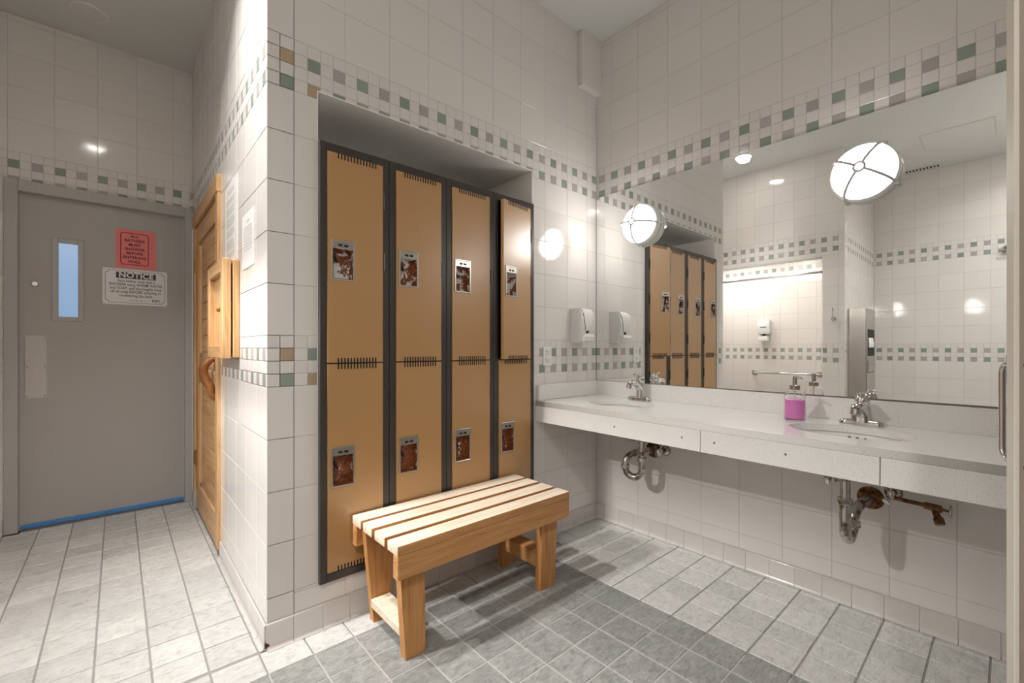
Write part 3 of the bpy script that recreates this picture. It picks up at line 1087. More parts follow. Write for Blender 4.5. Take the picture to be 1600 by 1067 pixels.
def locker_door(parent, name, x_h, z0, z1, lock_z, mat, vtop, vbot):
    wd = 0.236
    h = z1 - z0
    x0 = -wd
    lx0, lx1, lz0, lz1 = -0.222, -0.127, lock_z + 0.001, lock_z + 0.164
    m = MB()
    fr = [(x0, 0, 0), (0, 0, 0), (0, 0, h), (x0, 0, h), (lx0, 0, lz0), (lx1, 0, lz0), (lx1, 0, lz1), (lx0, 0, lz1)]
    t_ = 0.020
    bk = [(x0, t_, 0), (0, t_, 0), (0, t_, h), (x0, t_, h)]
    m.add(fr + bk, [(0, 1, 5, 4), (1, 2, 6, 5), (2, 3, 7, 6), (3, 0, 4, 7), (0, 8, 9, 1), (1, 9, 10, 2), (2, 10, 11, 3), (3, 11, 8, 0)])
    # inner return so that the back is closed around the cup
    m.add([(x0, t_, 0), (lx0, t_, 0), (lx0, t_, h), (x0, t_, h)], [(0, 1, 2, 3)])
    m.add([(lx1, t_, 0), (0, t_, 0), (0, t_, h), (lx1, t_, h)], [(0, 1, 2, 3)])
    m.add([(lx0, t_, 0), (lx1, t_, 0), (lx1, t_, lz0 - .01), (lx0, t_, lz0 - .01)], [(0, 1, 2, 3)])
    m.add([(lx0, t_, lz1 + .01), (lx1, t_, lz1 + .01), (lx1, t_, h), (lx0, t_, h)], [(0, 1, 2, 3)])
    d = obj(name, m, 'locker_tan', parent, loc=(x_h, LYF - 0.005, z0))
    s = MB()
    for k in range(13):
        x = -wd * 0.82 + k * wd * 0.68 / 12
        if vtop: s.box(x - 0.0028, x + 0.0028, -0.0008, 0.004, h - 0.021, h + 0.0005)
        if vbot: s.box(x - 0.0028, x + 0.0028, -0.0008, 0.004, -0.0005, 0.019)
    o_ = obj('vent_slots', s, 'dark_slot', d)  # dark boxes on the face stand in for shaded open slots
    o_['kind'] = 'stuff'
    lock(d, lock_z, mat)
    for z in (0.10, h / 2 - 0.03, h - 0.19):
        obj('hinge', MB().cyl((0.005, 0.000, z), (0.005, 0.000, z + 0.075), 0.0042, n=8), 'locker_frame', d)
    return d

lk = thing('locker', 'leftmost two-door locker column, its top latch cup scraped white over rust', 'locker', (-1.809, 0, LZ0), group='two-tier tan lockers in the niche')
m = MB()
H = LZ1 - LZ0
sl, sr = 0.029, 0.034
m.cbox(0, sl, LYF, 0.02, 0, H, 0.002)
m.cbox(CW - sr, CW - 0.0025, LYF, 0.02, 0, H, 0.002)
m.cbox(sl, CW - sr, LYF + 0.0005, 0.02, H - 0.036, H, 0.002)
m.cbox(sl, CW - sr, LYF + 0.0005, 0.02, 0, 0.036, 0.002)
m.box(sl, CW - sr, LYF + 0.004, 0.02, 0.884, 0.890)
obj('locker_frame', m, 'locker_frame', lk)
m = MB()
m.box(0.002, 0.006, 0.02, 0.42, 0.002, H - 0.002)
m.box(CW - 0.008, CW - 0.004, 0.02, 0.42, 0.002, H - 0.002)
m.box(0.006, CW - 0.008, 0.416, 0.42, 0.002, H - 0.002)
m.box(0.006, CW - 0.008, 0.02, 0.416, 0.002, 0.008)
m.box(0.006, CW - 0.008, 0.02, 0.416, H - 0.008, H - 0.002)
m.box(0.006, CW - 0.008, 0.02, 0.416, 0.884, 0.890)
obj('locker_body', m, 'locker_frame', lk)
XH = CW - sr - 0.0005
locker_door(lk, 'lower_door', XH, 0.040, 0.884, 0.564 - LZ0 - 0.040 , 'rust_cup_lower', True, True)
locker_door(lk, 'upper_door', XH, 0.890, H - 0.038, 1.412 - LZ0 - 0.890, 'rust_cup_upper', True, True)
labels = ['', 'second locker column from the left, top latch cup mostly white, behind the bench',
          'third locker column from the left, top latch cup cream over rust',
          'rightmost locker column, its upper door standing slightly ajar beside the counter']
for k in range(1, 4):
    c_ = copy_tree(lk)
    c_.location = (-1.809 + CW * k, 0, LZ0)
    c_['label'] = labels[k]
    if k == 3:
        for ch in c_.children:
            if ch.name.startswith('upper_door'):
                ch.rotation_euler = (0, 0, R(8.6))

# ---------------------------------------------------------------- bench
bn = thing('slatted_bench', 'low slatted wooden bench with four legs in front of the lockers', 'bench', (-1.23, -0.224, 0), world=True)
BX0, BX1, BZ = -1.684, -0.776, 0.440
for (ya, yb_) in ((-0.111, -0.026), (-0.212, -0.130), (-0.322, -0.236), (-0.424, -0.344)):
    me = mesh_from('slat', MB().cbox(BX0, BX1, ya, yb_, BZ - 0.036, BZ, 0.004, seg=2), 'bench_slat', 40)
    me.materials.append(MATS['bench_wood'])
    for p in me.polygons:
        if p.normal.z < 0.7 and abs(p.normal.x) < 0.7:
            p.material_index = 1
    obj('slat', me, 'bench_slat', bn)
obj('apron', MB().cbox(BX0 + 0.001, BX1 - 0.001, -0.424, -0.388, 0.318, BZ - 0.0365, 0.003), 'bench_wood', bn)
obj('apron', MB().cbox(BX0 + 0.001, BX1 - 0.001, -0.062, -0.027, 0.318, BZ - 0.0365, 0.003), 'bench_wood', bn)
def leg(xt0, xt1, xb0, xb1, ya, yb_, curved=False):
    m = MB()
    n = 7
    prof_l, prof_r = [], []
    for k in range(n):
        t_ = k / (n - 1)
        z = 0.0005 + t_ * (BZ - 0.037)
        bow = 0.010 * math.sin(math.pi * t_) if curved else 0
        prof_l.append((xb0 + (xt0 - xb0) * t_ + bow, z))
        prof_r.append((xb1 + (xt1 - xb1) * t_, z))
    poly = prof_l + prof_r[::-1]
    m.prism(poly, ya, yb_, 'y')
    return obj('leg', m, 'bench_leg', bn)
leg(-1.660, -1.556, -1.632, -1.550, -0.3875, -0.350)
leg(-1.660, -1.530, -1.622, -1.548, -0.098, -0.0625)
leg(-0.936, -0.820, -0.942, -0.842, -0.3875, -0.350, True)
leg(-0.936, -0.820, -0.926, -0.836, -0.098, -0.0625)
obj('stretcher', MB().cbox(-1.636, -1.552, -0.350, -0.098, 0.070, 0.104, 0.003), 'bench_slat', bn)
obj('stretcher', MB().cbox(-0.930, -0.850, -0.350, -0.098, 0.095, 0.165, 0.003), 'bench_wood', bn)
bn.location.y -= 0.010

# ---------------------------------------------------------------- vanity counter (sags a little to the right)
SLOPE = 0.0097
ZT = 0.826
VR = Euler((SLOPE, 0, 0)).to_matrix().to_4x4()
def zt(y):
    return ZT + SLOPE * y
CE = -2.20
SINKS = [(-0.300, -0.396), (-0.300, -1.437)]
SA, SBR = 0.150, 0.197
vc = thing('vanity_counter', 'long white speckled stone counter with a deep front apron', 'counter', (0, 0, ZT), (SLOPE, 0, 0))
cu = bpy.data.curves.new('top', 'CURVE')
cu.dimensions = '2D'
cu.fill_mode = 'BOTH'
cu.extrude = 0.014
def spl(pts):
    sp = cu.splines.new('POLY')
    sp.points.add(len(pts) - 1)
    for q, (x, y) in zip(sp.points, pts):
        q.co = (x, y, 0, 1)
    sp.use_cyclic_u = True
spl([(-0.580, CE), (-0.580, -0.002), (-0.002, -0.002), (-0.002, CE)])
for (sx, sy) in SINKS:
    spl([(sx + SA * math.cos(2 * math.pi * k / 64), sy + SBR * math.sin(2 * math.pi * k / 64)) for k in range(64)])
to = bpy.data.objects.new('top', cu)
COL.objects.link(to)
dg = bpy.context.evaluated_depsgraph_get()
dg.update()
me = bpy.data.meshes.new_from_object(to.evaluated_get(dg))
bpy.data.objects.remove(to)
me.transform(Matrix.Translation((0, 0, -0.014)))
me.materials.clear()
me.materials.append(MATS['quartz'])
obj('countertop', me, 'quartz', vc)
ap = [(-0.002, -0.985), (-0.9875, -1.574), (-1.5765, CE)]
for (ya, yb_) in ap:
    obj('front_panel', MB().cbox(-0.580, -0.556, yb_, ya, -0.121, -0.0292, 0.0012), 'quartz', vc)
obj('backsplash', MB().prism([(-0.003, 0.0004), (CE, 0.0004), (CE, 0.0915 - CE * SLOPE * 0.62), (-0.003, 0.0915)], -0.022, -0.002, 'x'), 'quartz', vc)
obj('backsplash', MB().cbox(-0.570, -0.0225, -0.022, -0.002, 0.0004, 0.0915, 0.002), 'quartz', vc)
for (y, z) in ((-0.555, -0.075), (-0.905, -0.072), (-1.045, -0.072), (-1.305, -0.070)):
    obj('screw_plug', MB().cyl((-0.5795, y, z), (-0.5812, y, z), 0.0045, n=10), 'chrome_dull', vc)

def basin(i, label):
    sx, sy = SINKS[i]
    s_ = thing('sink_basin', label, 'sink', (sx, sy, zt(sy) - 0.028), (SLOPE, 0, 0), 'undermount oval basins in the counter')
    m = MB()
    n = 48
    prof = [(1.10, 0.0), (1.04, 0.0), (1.035, -0.004), (1.02, -0.02), (0.96, -0.06), (0.82, -0.10), (0.55, -0.125), (0.15, -0.132)]
    o = 0
    for (f, z) in prof:
        for k in range(n):
            a = 2 * math.pi * k / n
            m.v.append((SA * f * math.cos(a), SBR * f * math.sin(a), z - 0.0005))
    for j in range(len(prof) - 1):
        for k in range(n):
            a, b = j * n + k, j * n + (k + 1) % n
            m.f.append((a, b, b + n, a + n))
    m.f.append(tuple((len(prof) - 1) * n + k for k in range(n)))
    # outer shell
    o = len(m.v)
    prof2 = [(1.10, 0.0), (1.08, -0.03), (1.0, -0.075), (0.85, -0.115), (0.55, -0.142), (0.15, -0.15)]
    for (f, z) in prof2:
        for k in range(n):
            a = 2 * math.pi * k / n
            m.v.append((SA * f * math.cos(a), SBR * f * math.sin(a), z - 0.0005))
    for j in range(len(prof2) - 1):
        for k in range(n):
            a, b = o + j * n + k, o + j * n + (k + 1) % n
            m.f.append((a, b, b + n, a + n))
    m.f.append(tuple(o + (len(prof2) - 1) * n + k for k in range(n)))
    obj('bowl', m, 'porcelain', s_, 40)
    for k in (-1, 0, 1):
        a = math.asin(k * 0.026 / SBR)
        p = Vector((SA * 1.010 * math.cos(a), SBR * 1.010 * math.sin(a), -0.022))
        obj('overflow_hole', MB().cyl(p + Vector((0.004, 0, 0)), p - Vector((0.0022, 0, 0)), 0.0062, n=14), 'rust_hole', s_)
    obj('drain', MB().lathe([(0.022, -0.131), (0.022, -0.128), (0.017, -0.1275), (0.010, -0.129)], None, 20), 'chrome', s_, 40)
    return s_
basin(0, 'oval white basin nearest the room corner')
basin(1, 'oval white basin nearest the pink soap bottle')

def faucet(y, label, wide, hb, hs, rs):
    f = thing('faucet', label, 'faucet', (-0.086, y, zt(y) + 0.0003), (SLOPE, 0, 0), 'single-lever faucets on the counter')
    m = MB()
    # base plate: stadium outline, domed
    n = 40
    for (s_, z) in ((1.0, 0.0), (1.0, 0.010), (0.94, 0.016), (0.75, 0.021), (0.3, 0.023)):
        for k in range(n):
            a = 2 * math.pi * k / n
            r_ = 0.026 * s_
            y_ = r_ * math.sin(a) + (0.052 * (0.6 + 0.4 * s_)) * (1 if math.sin(a) >= 0 else -1)
            m.v.append((r_ * math.cos(a), y_, z))
    for j in range(4):
        for k in range(n):
            a, b = j * n + k, j * n + (k + 1) % n
            m.f.append((a, b, b + n, a + n))
    m.f.append(tuple(4 * n + k for k in range(n)))
    m.f.append(tuple(range(n))[::-1])
    obj('base_plate', m, 'chrome', f, 40)
    m = MB().lathe([(wide, 0.012), (wide * 0.93, 0.030), (wide * 0.80, 0.055), (wide * 0.70, hb - 0.006), (wide * 0.62, hb)], Matrix.Translation((0.002, 0, 0)) @ Matrix.Diagonal((min(1.0, 0.030 / wide), 1, 1, 1)), 28)
    obj('faucet_body', m, 'chrome', f, 40)
    sp = smooth_path([(0.000, 0, hs - 0.040), (-0.030, 0, hs - 0.012), (-0.065, 0, hs), (-0.098, 0, hs - 0.001), (-0.112, 0, hs - 0.010)], 6)
    m = MB().tube(sp, [rs - 0.35 * rs * k / (len(sp) - 1) for k in range(len(sp))], 18)
    spo = obj('spout', m, 'chrome', f, 50)
    obj('aerator', MB().cyl((-0.110, 0, hs - 0.008), (-0.116, 0, hs - 0.028), rs * 0.68, n=18), 'chrome_dull', spo, 40)
    d_ = hb - 0.084
    m = MB().lathe([(0.0225, 0.086), (0.0265, 0.092), (0.0260, 0.108), (0.021, 0.122), (0.010, 0.129)], Matrix.Translation((0.003, 0, d_)), 28)
    lv = smooth_path([(0.006, 0, 0.108 + d_), (-0.012, 0, 0.128 + d_), (-0.038, 0, 0.136 + d_), (-0.060, 0, 0.136 + d_)], 5)
    N = len(lv)
    # flattened lever
    q = MB().tube(lv, [0.016 - 0.008 * k / (N - 1) for k in range(N)], 16)
    for i, p in enumerate(q.v):
        c = lv[min(i // 16, N - 1)]
        q.v[i] = (p[0], p[1], c.z + (p[2] - c.z) * 0.42)
    m.v, m.f = m.v + q.v, m.f + [tuple(k + len(m.v) for k in fc) for fc in q.f]
    obj('lever_handle', m, 'chrome', f, 50)
    return f
faucet(-0.385, 'chrome lever faucet at the basin nearest the room corner', 0.027, 0.104, 0.106, 0.0205)
faucet(-1.440, 'chrome lever faucet at the basin beside the pink soap bottle', 0.042, 0.082, 0.082, 0.026)

# pump bottle
by = -1.213
bt = thing('soap_bottle', 'clear pump bottle of bright pink liquid soap on the counter', 'bottle', (-0.150, by, zt(by) + 0.0004))
bprof = [(0.036, 0.0), (0.0415, 0.004), (0.0425, 0.012), (0.0425, 0.092), (0.040, 0.106), (0.032, 0.120), (0.020, 0.128), (0.0165, 0.131), (0.0165, 0.140)]
inner = [(r_ - 0.0022, max(z, 0.005)) for r_, z in bprof][::-1]
obj('glass_bottle', MB().lathe(bprof + inner, None, 32, False, True), 'clear_glass', bt, 40)
obj('soap_liquid', MB().lathe([(0.034, 0.0055), (0.0395, 0.008), (0.0400, 0.014), (0.0400, 0.0905)], None, 32), 'soap_pink', bt, 40)
m = MB().lathe([(0.020, 0.134), (0.020, 0.152), (0.017, 0.155), (0.0085, 0.156), (0.0085, 0.186), (0.0075, 0.192)], None, 24)
pm = obj('pump_head', m, 'chrome_dull', bt, 35)
obj('pump_nozzle', MB().tube([(0, 0, 0.188), (-0.006, -0.022, 0.188), (-0.009, -0.034, 0.183)], [0.006, 0.0045, 0.004], 10), 'chrome_dull', pm, 40)
obj('dip_tube', MB().cyl((0, 0, 0.02), (0, 0, 0.14), 0.0022, n=8), 'white_matte', bt)

# ---------------------------------------------------------------- mirror
mr = thing('wall_mirror', 'wide frameless mirror above the stone counter', 'mirror', (0, -1.0, 0.918), world=True)
m = MB()
mz0, mz1 = 0.9185, 2.139
m.box(-0.0060, -0.0004, -2.16, -0.004, mz0, mz1)
obj('mirror_glass', m, 'mirror_glass', mr)
m = MB()
m.box(-0.0064, -0.0003, -0.004, -0.001, mz0, mz1)
m.box(-0.0064, -0.0003, -2.16, -0.004, mz0 - 0.0012, mz0)
obj('mirror_edge', m, 'mirror_edge', mr)

# ---------------------------------------------------------------- bulkhead lamps on the mirror
def wall_lamp(y, z, rot, label):
    L = thing('wall_lamp', label, 'lamp', (-0.0065, y, z), (rot, 0, 0), 'round caged lamps on the mirror')
    M = Matrix.Rotation(R(-90), 4, 'Y')          # local z -> -X
    m = MB().lathe([(0.114, 0.0), (0.120, 0.003), (0.122, 0.020), (0.118, 0.022), (0.118, 0.026), (0.122, 0.028), (0.121, 0.044), (0.115, 0.050), (0.106, 0.050), (0.104, 0.040)], M, 56, True, True)
    obj('lamp_base', m, 'lamp_white', L, 40)
    prof = [(0.1045, 0.0405)]
    for k in range(0, 11):
        a = R(90 * k / 10)
        prof.append((max(0.104 * math.cos(a), 0.001), 0.046 + 0.072 * math.sin(a)))
    m = MB().lathe(prof, M, 48)
    obj('lamp_dome', m, 'dome_glow', L, 50)['label'] = 'glowing white glass dome'
    g_ = MB()
    for k in range(4):
        a = math.pi / 2 * k
        pth = []
        for j in range(0, 13):
            b = R(90 * j / 12)
            rr = 0.014 + (0.114 - 0.014) * math.cos(b) if j < 12 else 0.014
            rr = 0.0175 + 0.0975 * math.cos(b)
            hh = 0.050 + 0.0790 * math.sin(b)
            pth.append((-hh, rr * math.cos(a), rr * math.sin(a)))
        pth = [(-0.030, 0.120 * math.cos(a), 0.120 * math.sin(a))] + pth
        arm = obj('guard_bar', MB().tube(pth, 0.0058, 8), 'guard_grey', L, 50)
        tb_ = MB().cbox(-0.036, -0.016, -0.006, 0.006, 0.118, 0.133, 0.002)
        tb_.v = [(p[0], p[1] * math.cos(a - math.pi / 2) - p[2] * math.sin(a - math.pi / 2), p[1] * math.sin(a - math.pi / 2) + p[2] * math.cos(a - math.pi / 2)) for p in tb_.v]
        obj('clip_tab', tb_, 'lamp_white', L)
    ringp = [(-0.1285, 0.0185 * math.cos(2 * math.pi * k / 24), 0.0185 * math.sin(2 * math.pi * k / 24)) for k in range(25)]
    obj('guard_ring', MB().tube(ringp, 0.0052, 8, False), 'guard_grey', L, 50)
    return L
wall_lamp(-0.360, 1.885, R(6), 'caged round lamp glowing on the mirror nearest the lockers')
wall_lamp(-1.440, 1.880, R(33), 'larger-looking caged round lamp glowing on the mirror above the pink soap bottle')

# ---------------------------------------------------------------- plumbing under the counter
def trap(label, path, flange, coupl, tail_top):
    p0 = flange
    t_ = thing('drain_trap', label, 'pipe', (p0[0], p0[1], p0[2]), group='drain traps under the counter', world=True)
    obj('tailpiece', MB().cyl(tail_top, path[0], 0.0165, n=18), 'tarnish', t_, 40)
    pp_ = smooth_path(path, 8)
    obj('trap_bend', MB().tube(pp_, 0.0195, 18), 'tarnish', t_, 60)
    for (c, ax, r_) in coupl:
        c, ax = Vector(c), Vector(ax).normalized()
        m = MB().tube([c - ax * 0.012, c - ax * 0.009, c + ax * 0.009, c + ax * 0.012], [r_ - 0.002, r_, r_, r_ - 0.002], 8)
        obj('slip_nut', m, 'tarnish', t_)
    m = MB().lathe([(0.020, 0.024), (0.024, 0.022), (0.030, 0.014), (0.046, 0.006), (0.048, 0.0)], Matrix.Translation(flange) @ Matrix.Rotation(R(-90), 4, 'Y'), 28)
    obj('wall_flange', m, 'old_brass', t_, 40)
    return t_
X1, Y1 = -0.175, -0.455
trap('tarnished drain trap looping left under the basin nearest the room corner',
     [(X1, Y1, 0.50), (X1, Y1, 0.44), (X1 - 0.004, Y1 + 0.012, 0.405), (X1 - 0.015, Y1 + 0.045, 0.390), (X1 - 0.026, Y1 + 0.078, 0.408), (X1 - 0.030, Y1 + 0.090, 0.45), (X1 - 0.022, Y1 + 0.086, 0.49), (X1 + 0.02, Y1 + 0.065, 0.518), (-0.075, Y1 + 0.04, 0.522), (-0.002, Y1 + 0.03, 0.522)],
     (-0.0005, Y1 + 0.03, 0.522), [((X1, Y1, 0.498), (0, 0, 1), 0.025), ((X1 - 0.030, Y1 + 0.090, 0.448), (0, 0, 1), 0.025)], (X1, Y1, 0.640))
X2, Y2 = -0.280, -1.423
trap('chrome drain trap with a rusty wall flange under the basin beside the soap bottle',
     [(X2, Y2, 0.54), (X2, Y2, 0.43), (X2 + 0.010, Y2 - 0.001, 0.395), (X2 + 0.043, Y2 - 0.004, 0.375), (X2 + 0.078, Y2 - 0.006, 0.395), (X2 + 0.088, Y2 - 0.008, 0.43), (X2 + 0.096, Y2 - 0.010, 0.462), (X2 + 0.14, Y2 - 0.018, 0.488), (-0.06, Y2 - 0.028, 0.492), (-0.002, Y2 - 0.032, 0.492)],
     (-0.0005, Y2 - 0.032, 0.492), [((X2, Y2, 0.535), (0, 0, 1), 0.026), ((X2 + 0.090, Y2 - 0.008, 0.425), (0, 0, 1), 0.025)], (X2, Y2, 0.622))

def valve(y, z, label, hdir=(-0.5, 0.8, -0.25), riser=True, mat='tarnish'):
    v_ = thing('stop_valve', label, 'valve', (0, y, z), group='stop valves under the counter')
    obj('wall_flange', MB().lathe([(0.014, 0.018), (0.018, 0.014), (0.030, 0.004), (0.031, 0.0)], Matrix.Translation((-0.0005, 0, 0)) @ Matrix.Rotation(R(-90), 4, 'Y'), 24), 'tarnish', v_, 40)
    obj('valve_body', MB().cyl((-0.004, 0, 0), (-0.062, 0, 0), 0.0105, n=14).lathe([(0.012, -0.018), (0.015, -0.010), (0.015, 0.010), (0.012, 0.018)], Matrix.Translation((-0.058, 0, 0)), 14), mat, v_, 40)
    if riser:
        obj('supply_tube', MB().tube(smooth_path([(-0.058, 0, 0.016), (-0.060, 0.0, 0.05), (-0.075, -0.01, zt(y) - z - 0.035)], 5), 0.0055, 10), 'tarnish', v_, 50)
    h = Vector(hdir).normalized()
    c = Vector((-0.058, 0, 0)) + h * 0.036
    obj('valve_stem', MB().cyl((-0.058, 0, 0), c, 0.006, n=10), mat, v_, 40)
    Mh = Matrix.Translation(c) @ h.to_track_quat('Z', 'Y').to_matrix().to_4x4() @ Matrix.Diagonal((0.62, 1.0, 1.0, 1.0))
    obj('oval_handle', MB().lathe([(0.014, -0.004), (0.021, -0.002), (0.021, 0.004), (0.012, 0.007)], Mh, 24), 'chrome', v_, 40)
    return v_
valve(-0.320, 0.585, 'left tarnished stop valve beside the trap nearest the room corner', (-0.6, 0.7, -0.1))
valve(-0.505, 0.530, 'right rusty stop valve beside the trap nearest the room corner', (-1.0, -0.05, 0.0))
valve(-1.335, 0.565, 'left stop valve with a chrome oval handle beside the chrome trap', (-0.8, 0.45, -0.25))
vv = valve(-1.530, 0.535, 'right stop valve feeding a brown brass branch pipe', (-0.65, 0.30, -0.75))
# brass branch with hose tap
ht = thing('hose_tap', 'brown brass hose tap on a branch pipe under the counter', 'tap', (-0.058, -1.545, 0.525))
obj('branch_pipe', MB().tube([(0, 0.003, 0), (0.004, -0.06, -0.004), (0.004, -0.115, -0.008)], 0.0085, 12), 'old_brass', ht, 40)
obj('tap_body', MB().tube([(0.004, -0.082, -0.006), (0.004, -0.086, -0.006), (0.004, -0.132, -0.010), (0.004, -0.136, -0.010)], [0.011, 0.0145, 0.0145, 0.010], 12), 'old_brass', ht, 40)
obj('hose_outlet', MB().tube([(0.002, -0.112, -0.014), (-0.010, -0.120, -0.030), (-0.016, -0.124, -0.038), (-0.018, -0.126, -0.042), (-0.028, -0.132, -0.060)], [0.010, 0.011, 0.012, 0.0165, 0.0155], 14), 'old_brass', ht, 40)
obj('tap_stem', MB().cyl((0.004, -0.134, -0.010), (0.004, -0.158, -0.012), 0.005, n=10), 'old_brass', ht)
Mh = Matrix.Translation((0.004, -0.158, -0.012)) @ Matrix.Rotation(R(90), 4, 'X')
hw = MB()
rp = [tuple(Mh @ Vector((0.021 * math.cos(2 * math.pi * k / 24), 0.021 * math.sin(2 * math.pi * k / 24), 0))) for k in range(25)]
hw.tube(rp, 0.0035, 8, False)
for k in range(4):
    a = math.pi / 2 * k + 0.4
    hw.cyl(Mh @ Vector((0, 0, 0)), Mh @ Vector((0.020 * math.cos(a), 0.020 * math.sin(a), 0)), 0.003, n=8)
obj('tap_wheel', hw, 'tarnish', ht, 50)

# ---------------------------------------------------------------- soap dispenser in the corner
sd = thing('foam_dispenser', 'white and grey wall soap dispenser on the tiles beside the mirror', 'dispenser', (-0.21, 0, 1.165), world=True)
prof = [(-0.0008, 1.168), (-0.0008, 1.383), (-0.050, 1.384), (-0.075, 1.376), (-0.092, 1.356), (-0.099, 1.320), (-0.098, 1.275), (-0.090, 1.240), (-0.078, 1.215), (-0.074, 1.168)]
obj('dispenser_body', MB().prism(prof, -0.270, -0.150, 'x'), 'white_matte', sd, 30)
FRONT = smooth_path([(0, -0.052, 1.3840), (0, -0.075, 1.376), (0, -0.092, 1.356), (0, -0.099, 1.320), (0, -0.098, 1.275), (0, -0.0905, 1.242)], 6)
def teardrop(grow, lift):
    m = MB()
    n = len(FRONT)
    rows = []
    for k, p in enumerate(FRONT):
        t_ = k / (n - 1)
        w = (0.047 * math.sin(math.pi * (0.30 + 0.62 * t_)) ** 0.75 if t_ < 0.99 else 0.010) + grow
        w = max(w, 0.010 + grow)
        q = FRONT[min(k + 1, n - 1)] - FRONT[max(k - 1, 0)]
        nr = Vector((0, q.z, -q.y)).normalized()
        if nr.y > 0: nr = -nr
        rows.append((p, w, nr))
    for j, sg_ in enumerate((1, -0.6)):
        for (p, w, nr) in rows:
            for i in range(7):
                x = -w + 2 * w * i / 6
                d = lift * (1 - 0.35 * abs(x / w) ** 4) if sg_ > 0 else -0.002
                c = p + nr * d
                m.v.append((-0.210 + x, c.y, c.z))
    N2 = n * 7
    for r_ in range(n - 1):
        for i in range(6):
            a, b = r_ * 7 + i, r_ * 7 + i + 1
            m.f.append((a, b, b + 7, a + 7))
            m.f.append((N2 + a, N2 + b, N2 + b + 7, N2 + a + 7))
    rim = [i for i in range(7)] + [r_ * 7 + 6 for r_ in range(1, n)] + [(n - 1) * 7 + i for i in range(5, -1, -1)] + [r_ * 7 for r_ in range(n - 2, 0, -1)]
    for a, b in zip(rim, rim[1:] + rim[:1]):
        m.f.append((a, b, N2 + b, N2 + a))
    return m
obj('cover_seam', teardrop(0.0028, 0.0012), 'dark_slot', sd, 40)
obj('front_cover', teardrop(0.0, 0.0035), 'white_gloss', sd, 40)
obj('nozzle', MB().lathe([(0.010, 0), (0.008, 0.008), (0.004, 0.010)], Matrix.Translation((-0.210, -0.087, 1.236)) @ Matrix.Rotation(R(100), 4, 'X'), 14), 'dark_slot', sd, 40)
lp = [(-0.076, 1.222), (-0.104, 1.222), (-0.112, 1.205), (-0.100, 1.178), (-0.084, 1.172), (-0.076, 1.178)]
obj('push_lever', MB().prism(lp, -0.255, -0.165, 'x'), 'white_gloss', sd, 30)

# outlet
ou = thing('wall_outlet', 'white double electrical outlet on the tiles above the counter', 'outlet', (-0.482, 0, 1.025), world=True)
obj('cover_plate', MB().cbox(-0.518, -0.447, -0.007, -0.0005, 1.026, 1.142, 0.002), 'white_gloss', ou)
for z in (1.058, 1.110):
    s_ = obj('socket', MB().cbox(-0.499, -0.466, -0.0095, -0.006, z - 0.016, z + 0.016, 0.004), 'white_matte', ou)
    h_ = MB()
    h_.box(-0.491, -0.4885, -0.0099, -0.009, z - 0.002, z + 0.008)
    h_.box(-0.4765, -0.474, -0.0099, -0.009, z - 0.002, z + 0.006)
    h_.cyl((-0.4825, -0.009, z - 0.009), (-0.4825, -0.0099, z - 0.009), 0.0025, n=8)
    obj('socket_slots', h_, 'dark_slot', s_)

# ---------------------------------------------------------------- things seen in the mirror
# steel towel cabinet
tc = thing('towel_dispenser', 'tall stainless steel paper towel cabinet on the tiled return wall', 'dispenser', (-3.45, YR, 0.40), world=True)
tx0, tx1, ty = -3.66, -3.23, YR - 0.155
obj('cabinet_body', MB().cbox(tx0, tx1, ty + 0.006, YR - 0.0005, 0.40, 1.540, 0.003), 'steel', tc)
m = MB()
m.cbox(tx0 + 0.01, tx1 - 0.01, ty, ty + 0.007, 1.33, 1.530, 0.002)
m.cbox(tx0 + 0.01, tx1 - 0.01, ty, ty + 0.007, 0.41, 0.880, 0.002)
m.cbox(tx0 + 0.01, tx0 + 0.04, ty, ty + 0.007, 0.882, 1.328, 0.002)
m.cbox(tx1 - 0.04, tx1 - 0.01, ty, ty + 0.007, 0.882, 1.328, 0.002)
obj('front_panel', m, 'steel', tc)
obj('towel_slot', MB().box(tx0 + 0.042, tx1 - 0.042, ty + 0.003, ty + 0.0065, 0.884, 1.326), 'dark_slot', tc)
obj('paper_towel', MB().prism([(ty + 0.002, 1.24), (ty - 0.006, 1.18), (ty - 0.003, 1.14), (ty + 0.004, 1.14), (ty + 0.006, 1.24)], tx0 + 0.10, tx1 - 0.10, 'x'), 'paper', tc)
obj('waste_chute', MB().prism([(ty + 0.004, 1.06), (ty + 0.005, 0.90), (ty - 0.004, 0.89), (ty - 0.010, 0.96)], tx0 + 0.05, tx1 - 0.05, 'x'), 'steel', tc)

# shower soap dispenser
ss = thing('shower_dispenser', 'white soap dispenser on the shower back wall above the grab bar', 'dispenser', (SB, 0.32, 1.23), world=True)
obj('dispenser_body', MB().cbox(SB + 0.0005, SB + 0.095, 0.255, 0.400, 1.320, 1.510, 0.012, seg=2), 'white_gloss', ss, 40)
obj('nozzle', MB().cbox(SB + 0.04, SB + 0.075, 0.315, 0.345, 1.298, 1.322, 0.003), 'dark_slot', ss)
obj('push_lever', MB().cbox(SB + 0.0005, SB + 0.11, 0.270, 0.385, 1.225, 1.290, 0.008, seg=2), 'white_gloss', ss, 40)
m = MB()
for k in range(6):
    m.box(SB + 0.0945, SB + 0.0958, 0.290 + k * 0.013, 0.299 + k * 0.013, 1.402, 1.418)
o = obj('label_print', m, 'ink', ss)

